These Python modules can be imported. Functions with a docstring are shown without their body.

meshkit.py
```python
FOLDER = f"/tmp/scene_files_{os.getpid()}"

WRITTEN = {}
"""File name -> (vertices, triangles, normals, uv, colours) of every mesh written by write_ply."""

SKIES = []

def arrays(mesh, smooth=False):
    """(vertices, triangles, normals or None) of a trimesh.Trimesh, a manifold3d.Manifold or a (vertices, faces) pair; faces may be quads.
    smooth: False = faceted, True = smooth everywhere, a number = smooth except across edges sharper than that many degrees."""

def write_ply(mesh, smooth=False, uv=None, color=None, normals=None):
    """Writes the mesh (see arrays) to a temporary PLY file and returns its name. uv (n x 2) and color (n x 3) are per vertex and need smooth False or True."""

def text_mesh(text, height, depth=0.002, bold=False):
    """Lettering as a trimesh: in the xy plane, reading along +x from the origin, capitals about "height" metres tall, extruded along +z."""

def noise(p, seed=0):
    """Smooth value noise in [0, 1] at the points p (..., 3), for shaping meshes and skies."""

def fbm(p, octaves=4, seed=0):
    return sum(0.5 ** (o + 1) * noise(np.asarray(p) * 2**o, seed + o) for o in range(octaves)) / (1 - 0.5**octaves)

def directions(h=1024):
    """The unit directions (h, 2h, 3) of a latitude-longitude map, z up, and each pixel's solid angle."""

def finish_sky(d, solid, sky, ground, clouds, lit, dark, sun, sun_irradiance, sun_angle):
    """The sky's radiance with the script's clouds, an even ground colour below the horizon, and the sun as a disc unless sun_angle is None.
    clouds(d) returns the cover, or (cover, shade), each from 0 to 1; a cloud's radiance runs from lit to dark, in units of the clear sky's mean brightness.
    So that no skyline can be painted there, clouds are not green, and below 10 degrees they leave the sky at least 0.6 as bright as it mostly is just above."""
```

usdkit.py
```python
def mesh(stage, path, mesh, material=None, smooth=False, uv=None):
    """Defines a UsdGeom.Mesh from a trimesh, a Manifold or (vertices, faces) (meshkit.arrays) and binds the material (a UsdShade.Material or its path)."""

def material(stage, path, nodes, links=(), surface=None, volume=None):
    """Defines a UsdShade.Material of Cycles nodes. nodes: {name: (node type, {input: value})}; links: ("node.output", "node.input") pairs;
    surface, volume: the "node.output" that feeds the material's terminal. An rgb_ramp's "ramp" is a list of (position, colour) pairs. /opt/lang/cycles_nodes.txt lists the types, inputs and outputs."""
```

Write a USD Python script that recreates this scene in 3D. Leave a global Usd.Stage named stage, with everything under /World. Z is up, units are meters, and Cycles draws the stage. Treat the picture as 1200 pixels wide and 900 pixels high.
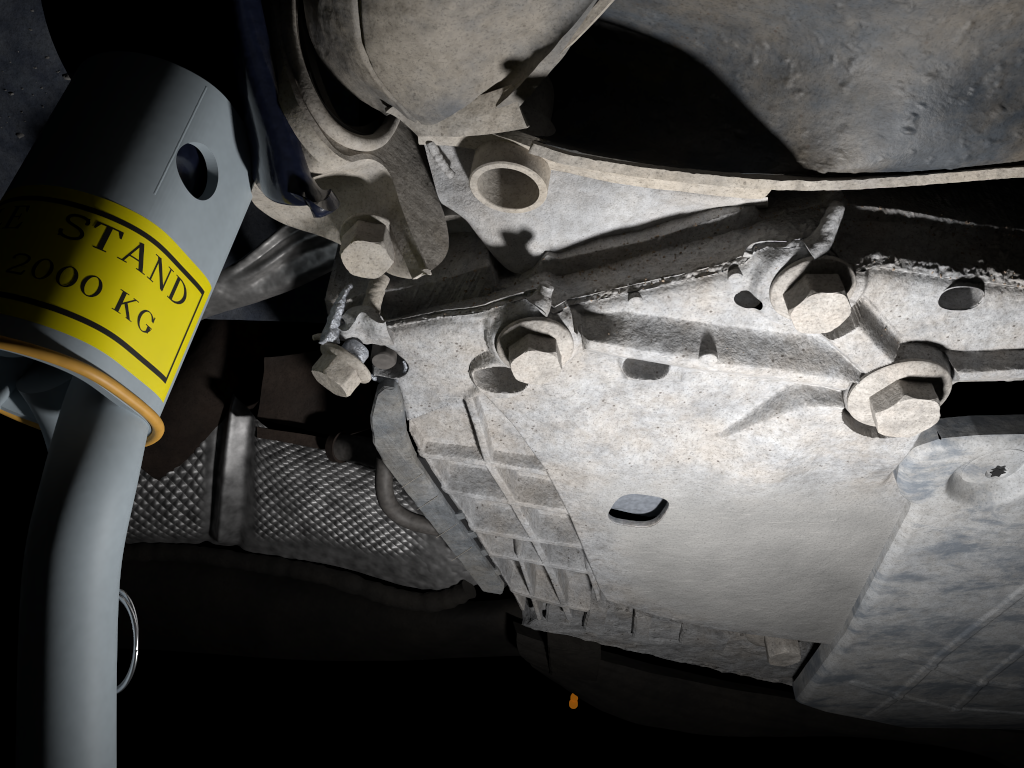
import math, random
import numpy as np, trimesh, manifold3d as m3, shapely
from shapely.geometry import Polygon, LineString, Point, box as sbox
from shapely import affinity
from shapely.ops import unary_union
from scipy.interpolate import CubicSpline, make_interp_spline
import usdkit, meshkit
from pxr import Usd, UsdGeom, UsdLux, UsdShade, Gf, Sdf, Vt

random.seed(4); rng = np.random.default_rng(4)
stage = Usd.Stage.CreateInMemory()
UsdGeom.SetStageUpAxis(stage, 'Z'); UsdGeom.SetStageMetersPerUnit(stage, 1.0)
UsdGeom.Xform.Define(stage, '/World')

# ------------------------------------------------------------------ camera, lamp, exposure
PITCH = math.radians(42.0)
EYE = np.array([0.0, 0.0, 0.30])
FPX = 1000.0                       # focal length in pixels of a 1200 x 900 picture
CR = np.array([1.0, 0, 0]); CU = np.array([0, -math.sin(PITCH), math.cos(PITCH)]); CB = np.array([0, -math.cos(PITCH), -math.sin(PITCH)])
cam = UsdGeom.Camera.Define(stage, '/World/camera')
cam.CreateHorizontalApertureAttr(36.0); cam.CreateVerticalApertureAttr(27.0)
cam.CreateFocalLengthAttr(36.0 * FPX / 1200.0)
cam.CreateClippingRangeAttr(Gf.Vec2f(0.01, 50))
cam.CreateExposureAttr(0.0)
mtx = np.eye(4); mtx[0, :3], mtx[1, :3], mtx[2, :3], mtx[3, :3] = CR, CU, CB, EYE
cam.AddTransformOp().Set(Gf.Matrix4d(*mtx.ravel().tolist()))

LAMP, AIM = np.array([0.062, 0.217, 0.326]), np.array([0.085, 0.150, 0.477])
lamp = UsdLux.DiskLight.Define(stage, '/World/work_lamp')      # the hand torch that lights the photograph, lying below the picture
lamp.CreateRadiusAttr(0.011); lamp.CreateIntensityAttr(485.0); lamp.CreateNormalizeAttr(False)
lamp.CreateColorAttr(Gf.Vec3f(1.0, 0.985, 0.975))
_z = (LAMP - AIM) / np.linalg.norm(LAMP - AIM); _x = np.cross([0, 1.0, 0], _z); _x /= np.linalg.norm(_x); _y = np.cross(_z, _x)
_l = np.eye(4); _l[0, :3], _l[1, :3], _l[2, :3], _l[3, :3] = _x, _y, _z, LAMP
lamp.AddTransformOp().Set(Gf.Matrix4d(*_l.ravel().tolist()))

fill = UsdLux.RectLight.Define(stage, '/World/fill_light')        # added fill light that lifts the shadows like bounce, behind and below the camera
fill.CreateWidthAttr(0.5); fill.CreateHeightAttr(0.35); fill.CreateIntensityAttr(0.016); fill.CreateColorAttr(Gf.Vec3f(0.93, 0.97, 1.0))
_p, _q = np.array([-0.05, -0.30, 0.02]), np.array([0.0, 0.20, 0.45]); _z = (_p - _q) / np.linalg.norm(_p - _q); _x = np.cross([0, 0, 1.0], _z); _x /= np.linalg.norm(_x); _y = np.cross(_z, _x)
_l = np.eye(4); _l[0, :3], _l[1, :3], _l[2, :3], _l[3, :3] = _x, _y, _z, _p; fill.AddTransformOp().Set(Gf.Matrix4d(*_l.ravel().tolist()))

# ------------------------------------------------------------------ helpers: a pixel of the photograph to a place under the car
HZ = EYE[2] + 0.177                # height of the gearbox flange face
def ray(px, py):
    return CR * (px - 600) / FPX + CU * (450 - py) / FPX - CB
def PD(px, py, d): return EYE + ray(px, py) * d
def PH(px, py, h=0.0):             # the point at h millimetres below the flange face
    r = ray(px, py); return EYE + r * ((HZ - h / 1000.0 - EYE[2]) / r[2])
def XY(pts, h=0.0): return np.array([PH(x, y, h)[:2] for x, y in pts])
def dep(px, py, h=0.0): return float(np.dot(PH(px, py, h) - EYE, -CB))

def sm(t): t = np.clip(t, 0, 1); return t * t * (3 - 2 * t)
def seg_dist(X, Y, pts, closed=False):
    d = np.full(X.shape, 1e9); n = len(pts)
    for i in range(n if closed else n - 1):
        a, b = pts[i], pts[(i + 1) % n]; e = b - a; L = max(float(e @ e), 1e-18)
        t = np.clip(((X - a[0]) * e[0] + (Y - a[1]) * e[1]) / L, 0, 1)
        d = np.minimum(d, np.hypot(X - a[0] - t * e[0], Y - a[1] - t * e[1]))
    return d
def inside(X, Y, pts):
    r = np.zeros(X.shape, bool); n = len(pts)
    for i in range(n):
        a, b = pts[i], pts[(i + 1) % n]
        if a[1] == b[1]: continue
        c = ((a[1] > Y) != (b[1] > Y)) & (X < (b[0] - a[0]) * (Y - a[1]) / (b[1] - a[1]) + a[0])
        r ^= c
    return r
def sdp(X, Y, pts):
    d = seg_dist(X, Y, pts, True); return np.where(inside(X, Y, pts), d, -d)
def spl(pts, n, k=3, closed=False):
    pts = np.asarray(pts, float)
    if closed: pts = np.vstack([pts, pts[:1]])
    t = np.r_[0, np.cumsum(np.maximum(np.linalg.norm(np.diff(pts, axis=0), axis=1), 1e-9))]; t /= t[-1]
    u = np.linspace(0, 1, n, endpoint=not closed)
    if closed: return CubicSpline(t, pts, bc_type='periodic')(u)
    k = min(k, len(pts) - 1)
    return make_interp_spline(t, pts, k=k)(u) if k > 1 else np.stack([np.interp(u, t, pts[:, i]) for i in range(pts.shape[1])], 1)
def normals_of(v, f):
    n = np.zeros_like(v); c = np.cross(v[f[:, 1]] - v[f[:, 0]], v[f[:, 2]] - v[f[:, 0]])
    for k in range(3): np.add.at(n, f[:, k], c)
    return n / np.maximum(np.linalg.norm(n, axis=1, keepdims=True), 1e-20)
def creased(v, f, angle):
    """vertices split so that normals are smooth except across edges sharper than the angle."""
    v, f = np.asarray(v, float), np.asarray(f, int)
    H_ = np.array([73856093, 19349663, 83492791], np.int64); inv = np.unique(np.round(v * 1e6).astype(np.int64) @ H_, return_inverse=True)[1].reshape(-1)
    fn = np.cross(v[f[:, 1]] - v[f[:, 0]], v[f[:, 2]] - v[f[:, 0]]); ar = np.linalg.norm(fn, axis=1, keepdims=True); un = fn / np.maximum(ar, 1e-20)
    w = inv[f.ravel()]; o = np.argsort(w, kind='stable'); ws = w[o]; fs = o // 3; n = len(o)
    acc = fn[fs].copy(); cs = math.cos(math.radians(angle)); most = int(np.bincount(w).max())
    for k in range(1, min(most, 40)):
        a = np.nonzero(ws[:n - k] == ws[k:])[0]
        if not len(a): break
        a = a[np.einsum('ij,ij->i', un[fs[a]], un[fs[a + k]]) > cs]
        np.add.at(acc, a, fn[fs[a + k]]); np.add.at(acc, a + k, fn[fs[a]])
    nn = np.empty((n, 3)); nn[o] = acc; nn /= np.maximum(np.linalg.norm(nn, axis=1, keepdims=True), 1e-20)
    key = w.astype(np.int64) * 1000003 + np.round(nn * 25).astype(np.int64) @ np.array([1, 101, 10007]); _, first, inv2 = np.unique(key, return_index=True, return_inverse=True)
    return v[f.ravel()[first]], inv2.reshape(-1, 3), nn[first]
def fb(p, s, o=4, seed=0): return meshkit.fbm(np.asarray(p) * s, o, seed) - 0.5

# ------------------------------------------------------------------ helpers: prims
used = {}
def path_for(name, parent):
    base = (str(parent.GetPath()) if parent else '/World'); k = (base, name); used[k] = used.get(k, -1) + 1
    return f"{base}/{name}" + (f"_{used[k]:03d}" if used[k] else '')
def tag(o, label=None, cat=None, group=None, kind=None):
    for k, v in (('label', label), ('category', cat), ('group', group), ('kind', kind)):
        if v: o.SetCustomDataByKey(k, v)
    return o
def thing(name, label, cat, at, group=None):
    x = UsdGeom.Xform.Define(stage, path_for(name, None)); x.AddTranslateOp().Set(Gf.Vec3d(*map(float, at)))
    o = x.GetPrim(); tag(o, label, cat, group); BASE[str(o.GetPath())] = np.array(at, float); return o
BASE = {}
def base_of(parent):
    p = str(parent.GetPath()) if parent else ''
    while p and p not in BASE: p = p.rpartition('/')[0]
    return BASE.get(p, np.zeros(3))
def put(name, mesh, mat, parent=None, smooth=40, label=None, normals=None, wear=None):
    p = path_for(name, parent)
    if normals is not None: v, f, n = mesh[0], mesh[1], normals
    else:
        if isinstance(mesh, trimesh.Trimesh) and mesh.metadata.get('smooth'): smooth = True
        v, f, n = meshkit.arrays(mesh, smooth is True)
        if smooth and smooth is not True: v, f, n = creased(v, f, smooth)
    m = UsdGeom.Mesh.Define(stage, p)
    m.CreatePointsAttr(Vt.Vec3fArray.FromNumpy((v - base_of(parent)).astype(np.float32)))
    m.CreateFaceVertexCountsAttr(Vt.IntArray.FromNumpy(np.full(len(f), 3, np.int32)))
    m.CreateFaceVertexIndicesAttr(Vt.IntArray.FromNumpy(np.ascontiguousarray(f.astype(np.int32).ravel())))
    m.CreateSubdivisionSchemeAttr('none')
    if n is not None:
        m.CreateNormalsAttr(Vt.Vec3fArray.FromNumpy(n.astype(np.float32))); m.SetNormalsInterpolation('vertex')
    if wear is not None: UsdGeom.PrimvarsAPI(m).CreatePrimvar('wear', Sdf.ValueTypeNames.FloatArray, 'vertex').Set(Vt.FloatArray.FromNumpy(np.asarray(wear, np.float32)))
    UsdShade.MaterialBindingAPI.Apply(m.GetPrim()).Bind(mat)
    if label: m.GetPrim().SetCustomDataByKey('label', label)
    return m.GetPrim()

# ------------------------------------------------------------------ helpers: shapes
def grid_faces(n, m, wrap=False):
    i, j = np.meshgrid(np.arange(n - 1), np.arange(m if wrap else m - 1), indexing='ij'); j2 = (j + 1) % m
    a, b, c, d = i * m + j, i * m + j2, (i + 1) * m + j2, (i + 1) * m + j
    return np.vstack([np.stack([a, b, c], -1).reshape(-1, 3), np.stack([a, c, d], -1).reshape(-1, 3)])
def surface(rows, n, m, ku=3, kv=3):
    R = np.stack([spl(r, m, ku) for r in rows]); k = min(kv, len(rows) - 1)
    t = np.linspace(0, 1, len(rows)); u = np.linspace(0, 1, n)
    return make_interp_spline(t, R, k=k)(u) if k > 1 else np.stack([np.stack([np.interp(u, t, R[:, j, c]) for c in range(3)], -1) for j in range(m)], 1)
def sheet(G, thick, disp=None, flip=False):
    """A grid of points made a closed sheet, its back 'thick' metres away from the side that looks to the camera."""
    n, m = G.shape[:2]; v = G.reshape(-1, 3); f = grid_faces(n, m); nn = normals_of(v, f)
    if np.mean(np.einsum('ij,ij->i', nn, EYE - v)) < 0: f = f[:, ::-1]; nn = -nn
    if disp is not None: v = v + nn * np.asarray(disp).reshape(-1, 1)
    back = v - nn * thick
    idx = np.arange(n * m).reshape(n, m)
    loop = np.r_[idx[0, :], idx[1:, -1], idx[-1, -2::-1], idx[-2:0:-1, 0]]; k = len(loop); a = np.arange(k); nx = (a + 1) % k; N = n * m
    side = np.vstack([np.stack([a, nx, nx + k], 1), np.stack([a, nx + k, a + k], 1)]) + 2 * N
    out = trimesh.Trimesh(np.vstack([v, back, v[loop], back[loop]]), np.vstack([f, f[:, ::-1] + N, side]), process=False); out.metadata['smooth'] = True
    return out
def tube(path, rad, seg=20, cap=True):
    path = np.asarray(path, float); n = len(path); rad = np.broadcast_to(rad, n)
    T = np.gradient(path, axis=0); T /= np.linalg.norm(T, axis=1, keepdims=True)
    u = np.cross(T[0], [0.31, 0.2, 0.93]); u /= np.linalg.norm(u); V = []
    a = np.linspace(0, 2 * np.pi, seg, endpoint=False)
    for i in range(n):
        u = u - T[i] * (u @ T[i]); u /= np.linalg.norm(u); w = np.cross(T[i], u)
        V.append(path[i] + rad[i] * (np.cos(a)[:, None] * u + np.sin(a)[:, None] * w))
    v = np.vstack(V); f = grid_faces(n, seg, True)
    if cap:
        K = len(v); v = np.vstack([v, v[:seg], v[-seg:], path[0], path[-1]]); k = np.arange(seg); k2 = (k + 1) % seg
        f = np.vstack([f, np.stack([np.full(seg, K + 2 * seg), K + k2, K + k], 1), np.stack([np.full(seg, K + 2 * seg + 1), K + seg + k, K + seg + k2], 1)])
    out = trimesh.Trimesh(v, f, process=False); out.metadata['smooth'] = True
    return out
def frame(axis, hint=(1, 0, 0.02)):
    a = np.asarray(axis, float); a /= np.linalg.norm(a); u = np.asarray(hint, float); u = u - a * (u @ a); u /= np.linalg.norm(u)
    return u, np.cross(a, u), a
def lathe(prof, at, axis, seg=48, hint=(1, 0, 0.02)):
    """prof: (radius, along) pairs."""
    u, w, a = frame(axis, hint); th = np.linspace(0, 2 * np.pi, seg, endpoint=False); V = []
    for r, z in prof: V.append(np.asarray(at) + a * z + r * (np.cos(th)[:, None] * u + np.sin(th)[:, None] * w))
    m = trimesh.Trimesh(np.vstack(V), grid_faces(len(prof), seg, True), process=False)
    return m
def prism(poly, h0, h1, at=None, bev=0.0):
    """a polygon in ground-plan xy, from h0 to h1 mm below the flange face, chamfered towards the ground."""
    z0, z1 = HZ - h0 / 1000, HZ - h1 / 1000
    b = bev / 1000
    parts = []
    for g in getattr(poly, 'geoms', [poly]):
        m = trimesh.creation.extrude_polygon(g, abs(z0 - z1) - b, engine='earcut'); m.apply_translation([0, 0, min(z0, z1) + b]); parts.append(m)
        if b:
            q = g.buffer(-b)
            if not q.is_empty:
                for k, qq in enumerate(getattr(q, 'geoms', [q])):
                    c = m3.Manifold.hull_points if False else None
                    e = trimesh.creation.extrude_polygon(g.buffer(-b * .45), b * .45, engine='earcut'); e.apply_translation([0, 0, min(z0, z1) + b * .55]); parts.append(e)
                    e = trimesh.creation.extrude_polygon(qq, b * .55, engine='earcut'); e.apply_translation([0, 0, min(z0, z1)]); parts.append(e)
    return trimesh.util.concatenate(parts)
def hexagon(r, rot): return [(r * math.cos(rot + k * math.pi / 3), r * math.sin(rot + k * math.pi / 3)) for k in range(6)]
def hex_mesh(r, height, at, axis, rot=0.0, hint=(1, 0, 0.02), seed=1):
    """a hexagon head with the round chamfer of a real one and slightly worn edges."""
    u, w, a = frame(axis, hint); th = np.linspace(0, 2 * np.pi, 96, endpoint=False)
    rr = r * math.cos(math.pi / 6) / np.cos((th - rot + math.pi / 6) % (math.pi / 3) - math.pi / 6) ; rr = np.minimum(rr, r * 0.985)
    V = []; rows = [(1, 0), (1, .25), (1, .5), (1, .72)]
    for s, z in rows: V.append((rr * s, np.full_like(rr, height * z)))
    top = height * (1.0 - 0.13 * sm((rr / (r * 0.866) - 1.0) / 0.155)); V.append((rr, top - height * .03)); V.append((rr * .985, top))
    V.append((np.minimum(rr * .95, r * .90), np.full_like(rr, height)))
    V.append((np.minimum(rr, r * .55), np.full_like(rr, height * 0.985))); V.append((np.full_like(rr, r * .25), np.full_like(rr, height * .98))); V.append((np.full_like(rr, 1e-5), np.full_like(rr, height * .98)))
    P = [np.asarray(at) + a * z[:, None] + q[:, None] * (np.cos(th)[:, None] * u + np.sin(th)[:, None] * w) for q, z in V]
    v = np.vstack(P); v = v + (fb(v, 420, 3, seed)[:, None]) * r * 0.05 * (u + w * .3 + a * .4)
    return trimesh.Trimesh(v, grid_faces(len(V), 96, True), process=False)

def rows(*rr): return [[PD(*p) for p in r] for r in rr]

# ------------------------------------------------------------------ materials
def worn(name, colours, dust=(0.42, 0.36, 0.29), dust_amt=0.5, rough=0.75, metal=0.0, scale=70, pits=0.35, bump=0.35, stretch=None, scratch=0.0, spec=0.4, grain=900, rust=0.0, stain=None, wear=None, speck=0.5):
    """weathered metal or plastic: mottled base, dust patches, dark pits and fine relief."""
    n = {'g': ('geometry', {}), 'map': ('mapping', {'mapping_type': 'point', 'scale': stretch or (1, 1, 1), 'rotation': (0, 0, 0.35 if stretch else 0.0)}),
         'n1': ('noise_texture', {'scale': scale, 'detail': 7.0, 'roughness': 0.62, 'distortion': 0.3}),
         'r1': ('rgb_ramp', {'ramp': [(0.30, colours[0]), (0.5, colours[1]), (0.72, colours[2])]}),
         'n2': ('noise_texture', {'scale': scale * 0.45, 'detail': 9.0, 'roughness': 0.7}),
         'r2': ('rgb_ramp', {'ramp': [(0.44, (0, 0, 0)), (0.62, (1, 1, 1))]}),
         'da': ('math', {'math_type': 'multiply', 'value2': dust_amt}),
         'm1': ('mix', {'mix_type': 'mix', 'color2': dust}),
         'v': ('voronoi_texture', {'scale': grain * 0.42, 'feature': 'f1'}),
         'n3': ('noise_texture', {'scale': scale * 1.8, 'detail': 4.0}),
         'pv': ('math', {'math_type': 'less_than', 'value2': 0.16}),
         'pn': ('math', {'math_type': 'greater_than', 'value2': 0.56}),
         'pp': ('math', {'math_type': 'multiply'}), 'pa': ('math', {'math_type': 'multiply', 'value2': pits}),
         'm2': ('mix', {'mix_type': 'mix', 'color2': (0.06, 0.045, 0.035)}),
         'n4': ('noise_texture', {'scale': grain, 'detail': 5.0, 'roughness': 0.6}),
         'n5': ('noise_texture', {'scale': grain * 0.22, 'detail': 4.0}),
         'ba': ('math', {'math_type': 'multiply_add', 'value2': 2.2}),
         'b': ('bump', {'strength': bump, 'distance': 0.0006}),
         'rm': ('map_range', {'from_min': 0.3, 'from_max': 0.7, 'to_min': rough - 0.1, 'to_max': min(rough + 0.15, 1.0)}),
         'p': ('principled_bsdf', {'metallic': metal, 'specular_ior_level': spec})}
    L = [('g.position', 'map.vector'), ('map.vector', 'n1.vector'), ('g.position', 'n2.vector'), ('n1.fac', 'r1.fac'), ('n2.fac', 'r2.fac'), ('r2.color', 'da.value1'),
         ('r1.color', 'm1.color1'), ('da.value', 'm1.fac'), ('g.position', 'v.vector'), ('g.position', 'n3.vector'), ('v.distance', 'pv.value1'), ('n3.fac', 'pn.value1'),
         ('pv.value', 'pp.value1'), ('pn.value', 'pp.value2'), ('pp.value', 'pa.value1'), ('pa.value', 'm2.fac'), ('m1.color', 'm2.color1'),
         ('g.position', 'n4.vector'), ('g.position', 'n5.vector'), ('n5.fac', 'ba.value1'), ('n4.fac', 'ba.value3'), ('ba.value', 'b.height'), ('b.normal', 'p.normal'),
         ('n1.fac', 'rm.value'), ('rm.result', 'p.roughness')]
    n |= {'n6': ('noise_texture', {'scale': grain * 1.5, 'detail': 3.0, 'roughness': 0.7}), 'r6': ('rgb_ramp', {'ramp': [(0.33, (1 - speck * .75,) * 3), (0.47, (1.0,) * 3), (0.62, (1.0,) * 3), (0.72, (1 + speck * .45,) * 3)]}),
          'n7': ('noise_texture', {'scale': scale * 5.5, 'detail': 5.0, 'roughness': 0.7}), 'r7': ('rgb_ramp', {'ramp': [(0.30, (1 - speck * .55, 1 - speck * .58, 1 - speck * .62)), (0.55, (1.0,) * 3), (0.75, (1 + speck * .2,) * 3)]}),
          'mm6': ('mix', {'mix_type': 'multiply', 'fac': 1.0}), 'mm7': ('mix', {'mix_type': 'multiply', 'fac': 1.0})}
    L += [('g.position', 'n6.vector'), ('n6.fac', 'r6.fac'), ('g.position', 'n7.vector'), ('n7.fac', 'r7.fac'), ('m2.color', 'mm6.color1'), ('r6.color', 'mm6.color2'), ('mm6.color', 'mm7.color1'), ('r7.color', 'mm7.color2')]
    last = 'mm7.color'
    if wear:
        n |= {'wa': ('attribute', {'attribute': 'wear'}), 'wn': ('noise_texture', {'scale': 40.0, 'detail': 6.0}), 'wr': ('rgb_ramp', {'ramp': [(0.3, wear[0]), (0.7, wear[1])]}),
              'wm': ('mix', {'mix_type': 'mix'}), 'w6': ('mix', {'mix_type': 'multiply', 'fac': 0.8})}
        L += [('wa.fac', 'wm.fac'), ('g.position', 'wn.vector'), ('wn.fac', 'wr.fac'), ('wr.color', 'w6.color1'), ('r6.color', 'w6.color2'), (last, 'wm.color1'), ('w6.color', 'wm.color2')]; last = 'wm.color'
    if scratch:
        n |= {'sm': ('mapping', {'mapping_type': 'point', 'scale': (9, 130, 130), 'rotation': (0, 0, 0.25)}), 'sn': ('noise_texture', {'scale': 9.0, 'detail': 6.0, 'roughness': 0.75}),
              'sr': ('rgb_ramp', {'ramp': [(0.60, (0, 0, 0)), (0.68, (1, 1, 1))]}), 'sa': ('math', {'math_type': 'multiply', 'value2': scratch}), 'm3': ('mix', {'mix_type': 'mix', 'color2': (0.68, 0.66, 0.63)})}
        L += [('g.position', 'sm.vector'), ('sm.vector', 'sn.vector'), ('sn.fac', 'sr.fac'), ('sr.color', 'sa.value1'), ('sa.value', 'm3.fac'), (last, 'm3.color1')]; last = 'm3.color'
    if rust:
        n |= {'un': ('noise_texture', {'scale': scale * 0.8, 'detail': 6.0, 'roughness': 0.7, 'w': 3.0, 'dimensions': '4D'}), 'ur': ('rgb_ramp', {'ramp': [(0.60, (0, 0, 0)), (0.68, (1, 1, 1))]}),
              'ua': ('math', {'math_type': 'multiply', 'value2': rust}), 'm4': ('mix', {'mix_type': 'mix', 'color2': (0.42, 0.20, 0.07)})}
        L += [('g.position', 'un.vector'), ('un.fac', 'ur.fac'), ('ur.color', 'ua.value1'), ('ua.value', 'm4.fac'), (last, 'm4.color1')]; last = 'm4.color'
    if stain:
        n |= {'tm': ('mapping', {'mapping_type': 'point', 'scale': (26, 48, 30), 'rotation': (0, 0, 0.25)}), 'tn': ('noise_texture', {'scale': 1.0, 'detail': 11.0, 'roughness': 0.72, 'distortion': 0.35}),
              'tr': ('rgb_ramp', {'ramp': [(0.48, (0, 0, 0)), (0.60, (1, 1, 1))]}), 'ta': ('math', {'math_type': 'multiply', 'value2': 0.8}), 'm5': ('mix', {'mix_type': 'mix', 'color2': stain})}
        L += [('g.position', 'tm.vector'), ('tm.vector', 'tn.vector'), ('tn.fac', 'tr.fac'), ('tr.color', 'ta.value1'), ('ta.value', 'm5.fac'), (last, 'm5.color1')]; last = 'm5.color'
    L.append((last, 'p.base_color'))
    return usdkit.material(stage, f'/World/Looks/{name}', n, L, surface='p.BSDF')
def plain(name, col, rough=0.5, metal=0.0, bump=0.0, scale=600, var=0.0, spec=0.5, coat=0.0):
    n = {'g': ('geometry', {}), 'n1': ('noise_texture', {'scale': scale, 'detail': 4.0}), 'r': ('rgb_ramp', {'ramp': [(0.3, tuple(c * (1 - var) for c in col)), (0.7, tuple(min(1, c * (1 + var)) for c in col))]}),
         'b': ('bump', {'strength': bump, 'distance': 0.0004}), 'p': ('principled_bsdf', {'roughness': rough, 'metallic': metal, 'specular_ior_level': spec, 'coat_weight': coat, 'coat_roughness': 0.12})}
    L = [('g.position', 'n1.vector'), ('n1.fac', 'r.fac'), ('r.color', 'p.base_color')]
    if bump: L += [('n1.fac', 'b.height'), ('b.normal', 'p.normal')]
    return usdkit.material(stage, f'/World/Looks/{name}', n, L, surface='p.BSDF')

M = {}
M['cast'] = worn('dirty_cast_aluminium', [(0.25, 0.252, 0.258), (0.37, 0.375, 0.385), (0.48, 0.485, 0.49)], dust=(0.42, 0.38, 0.335), dust_amt=0.6, rough=0.72, metal=0.1, scale=75, pits=0.7, bump=0.6, wear=((0.27, 0.268, 0.262), (0.36, 0.355, 0.345)), scratch=0.4, speck=0.55)
M['cover'] = worn('worn_cast_cover', [(0.30, 0.298, 0.292), (0.39, 0.386, 0.378), (0.46, 0.455, 0.445)], dust=(0.50, 0.45, 0.40), dust_amt=0.3, rough=0.62, metal=0.15, scale=60, pits=0.2, bump=0.22, scratch=0.35)
M['bracket'] = worn('dusty_bracket_metal', [(0.30, 0.28, 0.26), (0.40, 0.375, 0.34), (0.48, 0.45, 0.41)], dust=(0.50, 0.44, 0.36), dust_amt=0.6, rough=0.8, scale=60, pits=0.35, bump=0.28)
M['bolt'] = worn('dusty_steel_bolt', [(0.26, 0.245, 0.23), (0.38, 0.36, 0.335), (0.50, 0.475, 0.445)], dust=(0.44, 0.395, 0.35), dust_amt=0.6, rough=0.7, metal=0.1, scale=160, pits=0.5, bump=0.4)
M['bolt_rusty'] = worn('rust_flecked_bolt', [(0.30, 0.27, 0.24), (0.40, 0.37, 0.33), (0.47, 0.44, 0.40)], dust=(0.45, 0.40, 0.33), dust_amt=0.5, rough=0.75, metal=0.05, scale=140, pits=0.4, bump=0.35, rust=0.8)
M['plastic'] = worn('muddy_black_plastic', [(0.024, 0.030, 0.038), (0.042, 0.049, 0.058), (0.07, 0.076, 0.082)], dust=(0.125, 0.105, 0.08), dust_amt=0.8, rough=0.6, scale=45, pits=0.8, bump=0.22, speck=0.6, stretch=(0.7, 1.6, 1.2), spec=0.5)
M['mount'] = worn('dusty_rubber_mount', [(0.075, 0.08, 0.09), (0.13, 0.13, 0.13), (0.20, 0.19, 0.175)], dust=(0.33, 0.29, 0.235), dust_amt=0.6, rough=0.7, scale=55, pits=0.4, bump=0.25)
M['tray'] = worn('dusty_plastic_tray', [(0.36, 0.375, 0.395), (0.43, 0.445, 0.46), (0.50, 0.51, 0.52)], dust=(0.42, 0.40, 0.37), dust_amt=0.45, rough=0.5, scale=40, pits=0.12, bump=0.15, stain=(0.14, 0.165, 0.20), scratch=0.55)
M['frame'] = worn('dusty_subframe_paint', [(0.33, 0.335, 0.345), (0.42, 0.425, 0.435), (0.50, 0.50, 0.50)], dust=(0.50, 0.44, 0.37), dust_amt=0.35, rough=0.8, scale=55, pits=0.4, bump=0.45, grain=1500)
M['strap'] = worn('grey_steel_strap', [(0.12, 0.135, 0.155), (0.20, 0.215, 0.23), (0.30, 0.305, 0.31)], dust=(0.36, 0.32, 0.26), dust_amt=0.4, rough=0.55, metal=0.2, scale=70, pits=0.2, bump=0.2, scratch=0.4)
M['foil'] = plain('embossed_foil', (0.46, 0.455, 0.455), rough=0.5, metal=0.7, bump=0.35, scale=160, var=0.45)
M['foil_bright'] = plain('bright_foil', (0.55, 0.54, 0.53), rough=0.35, metal=0.8, bump=0.25, scale=300, var=0.3)
M['dark'] = worn('shade_dark_metal', [(0.012, 0.011, 0.010), (0.02, 0.018, 0.016), (0.032, 0.028, 0.024)], dust=(0.045, 0.038, 0.03), dust_amt=0.4, rough=0.85, scale=40, pits=0.2, bump=0.4)  # near-black colour stands in for the shade in bores and rear parts
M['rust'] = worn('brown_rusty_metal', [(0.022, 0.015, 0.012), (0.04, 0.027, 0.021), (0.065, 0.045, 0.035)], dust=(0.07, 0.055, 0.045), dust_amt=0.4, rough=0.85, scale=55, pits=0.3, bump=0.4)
M['hose'] = plain('dull_grey_hose', (0.10, 0.092, 0.086), rough=0.6, bump=0.2, scale=500, var=0.3)
M['speck'] = worn('stone_flecked_panel', [(0.05, 0.062, 0.09), (0.08, 0.095, 0.13), (0.12, 0.14, 0.17)], dust=(0.22, 0.23, 0.25), dust_amt=0.4, rough=0.55, scale=90, pits=0.0, bump=0.4)
M['fleck'] = plain('stone_fleck', (0.30, 0.29, 0.28), rough=0.9, var=0.4, scale=300)
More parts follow.
